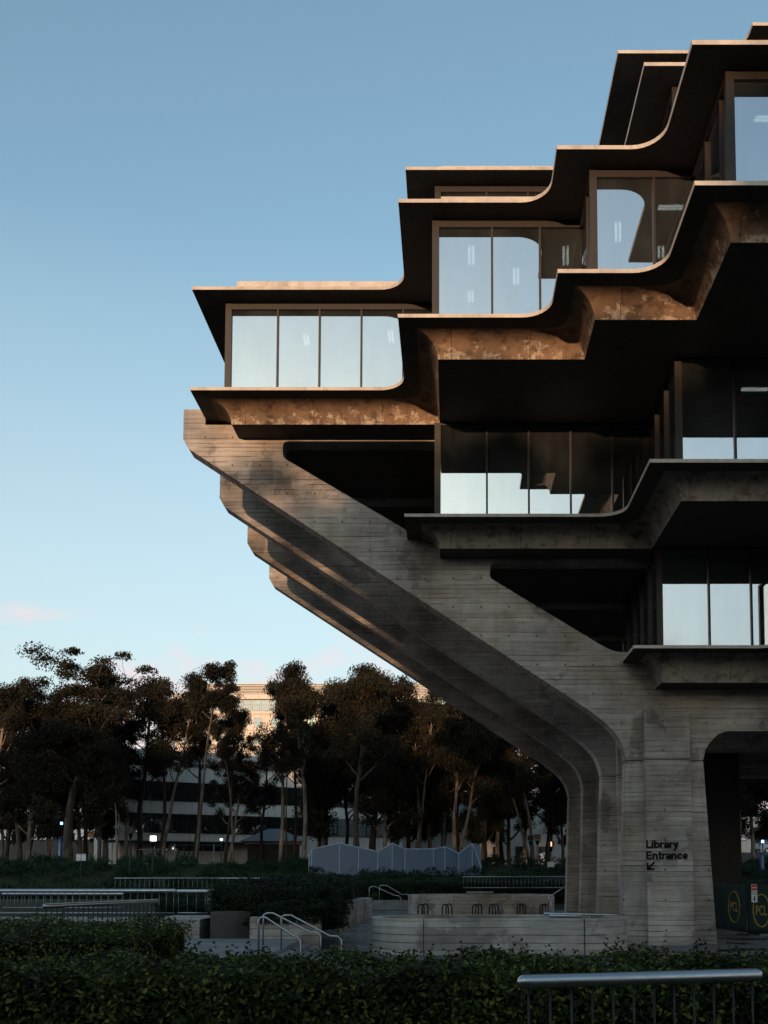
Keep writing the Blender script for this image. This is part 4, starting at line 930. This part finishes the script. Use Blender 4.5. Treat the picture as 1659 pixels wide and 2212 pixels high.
tr_ = block('annex', 'tan low building glimpsed under the library arch', (xa(1560, 165), 165, 3.7), R(5), 30, 10, 8.5, 'warm_render')
window_row(tr_, 2, 4, 6, 4.5, 6.5, 2.0)

# ------------------------------------------------------------------ pavilion, lamps, van and small things
def pavilion():
    Yf = 92.0
    top = [(668, 1851), (674, 1834.6), (734, 1822), (816, 1840), (847.6, 1822), (875, 1834.6), (936, 1834.6), (961, 1829.6), (991, 1844), (1020, 1822.8), (1039.5, 1876)]
    gz_ = ground_z(0, Yf)
    t = thing('pavilion', 'pale translucent folded pavilion rising from the shrubs', 'pavilion', (xa(850, Yf), Yf, gz_))
    P = [aty(x, y, Yf) for x, y in top]
    P = [Vector((p.x, p.y, max(p.z, gz_ + 0.05))) for p in P]
    B = [Vector((p.x * 1.0 + (0.8 if i % 2 else -0.2), Yf + 4.5, gz_ + (p.z - gz_) * (1.02 if i in (2, 4, 9) else 0.95))) for i, p in enumerate(P)]
    def panel(a, b, c, d):
        m = MB(); n = (b - a).cross(d - a).normalized() * 0.04
        vs = [a, b, c, d, a + n, b + n, c + n, d + n]
        m.add(vs, [(0, 1, 2, 3), (7, 6, 5, 4), (0, 4, 5, 1), (1, 5, 6, 2), (2, 6, 7, 3), (3, 7, 4, 0)]); m.build('panel', 'pavilion_skin', t)
    fr = []
    for i in range(len(P) - 1):
        a, b = P[i], P[i + 1]; mid = max(1, int((b - a).length / 1.7))
        for k in range(mid):
            p = a.lerp(b, k / mid); q = a.lerp(b, (k + 1) / mid); pb = B[i].lerp(B[i + 1], k / mid); qb = B[i].lerp(B[i + 1], (k + 1) / mid)
            panel(Vector((p.x, p.y - 0.35, gz_)), Vector((q.x, q.y - 0.35, gz_)), q, p)      # front wall leaf
            panel(p, q, qb, pb)                                                             # roof leaf
            MB().tube([(p.x, p.y - 0.37, gz_), (p.x, p.y - 0.02, p.z)], 0.035, 6).build('rib', 'pavilion_rib', t)
        MB().tube([a + Vector((0, -0.03, 0.02)), b + Vector((0, -0.03, 0.02))], 0.045, 6).build('edge_rib', 'pavilion_rib', t)
        panel(Vector((B[i].x, B[i].y, gz_)), Vector((B[i + 1].x, B[i + 1].y, gz_)), B[i + 1], B[i])
pavilion()
def lamp(px, top_py, base_py, Y, label, lit=None, post='copper', glint=False):
    x = xa(px, Y); gz_ = ground_z(x, Y); zt_ = zz(top_py, Y); t = thing('lamp_post', label, 'street lamp', (x, Y, gz_ - 0.05), 'lamp posts of the grove'); h = zt_ - gz_ + 0.05
    link('post', MB().tube([(0, 0, 0), (0, 0, h - 0.75)], [0.085, 0.07], 10).mesh('post', post, True), t)
    link('collar', MB().lathe([(0.07, h - 0.95), (0.24, h - 0.52), (0.24, h - 0.50)], n=12).mesh('collar', 'dark_steel', True), t)
    q_ = 0.2 if lit else 0.28
    link('lantern', MB().box((-q_, -q_, h - 0.42), (q_, q_, h)).mesh('lantern', lit or post), t)
    link('cap', MB().box((-0.33, -0.33, h), (0.33, 0.33, h + 0.05)).mesh('cap', 'dark_steel'), t)
    if lit is None and glint: link('lens', MB().box((-0.06, -0.31, h - 0.46), (0.06, -0.301, h - 0.04)).mesh('lens', 'copper_glint'), t)  # glowing strip stands in for a glint on the copper lantern
    return t
lamp(109, 1773, 1850, 101, 'copper lamp post at the far left beside the blue pillar', glint=True)
lamp(282, 1787, 1880, 82, 'dark lamp post left of the lit lantern', None, 'dark_steel')
lamp(331, 1806, 1870, 84, 'lit lantern on a dark post left of the slender tree', 'lamp_white', 'dark_steel')
lamp(198, 1800, 1860, 101, 'thin copper lamp post right of the blue pillar')
lamp(1190, 1818, 1870, 94, 'copper lamp post just left of the rear leg', glint=True)
lamp(1161, 1804, 1868, 94, 'copper lamp post behind the one next to the rear leg')
lamp(1146, 1806, 1870, 97, 'thin dark lamp post farthest left of three near the rear leg', None, 'dark_steel')
def wall_lamp(px, py, Y, label):
    p = aty(px, py, Y); gz_ = ground_z(p.x, Y); t = thing('path_light', label, 'lamp', (p.x, Y, gz_), 'small lit lamps by the office block')
    link('post', MB().tube([(0, 0, 0), (0, 0, p.z - gz_)], 0.05, 8).mesh('post', 'dark_steel', True), t)
    link('bulb', MB().lathe([(0.03, p.z - gz_), (0.16, p.z - gz_ + 0.06), (0.16, p.z - gz_ + 0.2), (0.04, p.z - gz_ + 0.26)], n=10).mesh('bulb', 'lamp_white', True), t)
wall_lamp(478, 1816, 117, 'tiny round lit lamp by the tree trunks'); wall_lamp(609, 1819, 117, 'small lit lamp right of the kiosk')
# blue emergency pillars
for px, tp, Y, lab in ((130, 1776, 101, 'blue emergency pillar with beacon at the far left'), (1645, 1815, 92, 'blue emergency pillar glimpsed under the library arch')):
    x = xa(px, Y); gz_ = ground_z(x, Y); h = zz(tp, Y) - gz_; t = thing('emergency_pillar', lab, 'pillar', (x, Y, gz_), 'blue emergency pillars')
    link('column', MB().box((-0.18, -0.16, -0.1), (0.18, 0.16, h * 0.66)).mesh('column', 'blue_paint'), t, (0, 0, 0))
    link('mast', MB().tube([(0.1, 0, h * 0.62), (0.1, 0, h - 0.25)], 0.05, 8).mesh('mast', 'dark_steel'), t)
    link('beacon', MB().lathe([(0.12, h - 0.25), (0.12, h)], (0.1, 0, 0), 10).mesh('beacon', 'beacon_blue'), t)
    me = text_mesh('EMERGENCY', 0.24, 'sign_white', 0.01, 0.004); k = h * 0.4 / max(v.co.x for v in me.vertices)
    o = link('lettering', me, t, (0.09, -0.17, h * 0.2), (R(90), R(-90), 0)); o.scale = (k, 1, 1)
p = aty(175, 1852, 84); nt_ = thing('notice_board', 'small white sign on a post at the left of the shrub slope', 'sign', (p.x, 84, ground_z(p.x, 84)))
zb_ = p.z - ground_z(p.x, 84)
link('post', MB().box((-0.04, 0.02, -0.1), (0.04, 0.08, zb_ + 0.3)).mesh('post', 'dark_steel'), nt_); 
link('board', MB().box((-0.4, -0.01, zb_ - 0.28), (-0.03, 0.018, zb_ + 0.28)).mesh('board', 'sign_white'), nt_); link('board', MB().box((0.03, -0.01, zb_ - 0.28), (0.4, 0.018, zb_ + 0.28)).mesh('board', 'sign_white'), nt_)
p = aty(1190, 1868, 83); n2 = thing('notice_board', 'small white sign below the lamp post by the rear leg', 'sign', (p.x, 83, ground_z(p.x, 83))); zb_ = p.z - ground_z(p.x, 83)
link('post', MB().box((-0.03, 0.02, -0.1), (0.03, 0.07, zb_ + 0.2)).mesh('post', 'dark_steel'), n2); link('board', MB().box((-0.28, -0.01, zb_ - 0.2), (0.28, 0.018, zb_ + 0.25)).mesh('board', 'sign_white'), n2)
# ramp railing before the office block
balustrade('thin ramp railing before the office block', (xa(300, 116), 116), (xa(385, 114), 114), zz(1835, 115), 4.0, 1.3, 0.04, 0.03, bottom=True, group=None)
# van under the arch
def van(loc, rz, label):
    t = thing('parked_van', label, 'van', loc, None, rz)
    pr = [(0, 0.35), (5.2, 0.35), (5.25, 0.9), (5.15, 1.15), (4.5, 1.3), (3.9, 2.05), (3.5, 2.15), (0.1, 2.15), (0, 2.0)]
    o = MB().prism([pr], 'Y', 0, 1.95).build('body', 'white_paint', None, bevel=0.06); o.parent = t
    for x0, x1 in ((0.3, 1.35), (1.5, 2.6), (2.75, 3.75)):
        link('window', MB().prism([[(x0, 1.3), (x1, 1.3), (x1 - (0.0 if x1 < 3 else 0.1), 1.9), (x0, 1.9)]], 'Y', -0.015, 0.004).mesh('window', 'van_glass'), t)
    for x in (0.15, 0.9): link('rear_window', MB().box((-0.012, x, 1.3), (0.004, x + 0.7 + 0.1, 1.9)).mesh('rear_window', 'van_glass'), t)
    for x in (1.0, 4.2):
        for y in (-0.02, 1.77):
            wv = MB().tube([(x, y, 0.36), (x, y + 0.2, 0.36)], 0.36, 18).mesh('tyre', 'black_rubber'); o = link('wheel', wv, t)
            link('hub', MB().tube([(x, y - 0.01, 0.36), (x, y + 0.21, 0.36)], 0.2, 12).mesh('hub', 'steel'), o)
    link('bumper', MB().box((-0.08, 0.05, 0.38), (0.0, 1.9, 0.55)).mesh('bumper', 'dark_steel'), t)
    for y in (0.06, 1.7): link('tail_light', MB().box((-0.015, y, 0.95), (0.003, y + 0.2, 1.3)).mesh('tail_light', 'sign_red'), t)
van((xa(1642, 128), 128, ground_z(40, 128) + 1.6), R(20), 'white van at the right edge seen under the library arch')
struct('parking_deck', MB().box((30, 122, 3.0), (75, 150, 5.3)), 'path_concrete')
# parked car at far left behind the shrubs
bpy.context.view_layer.update()
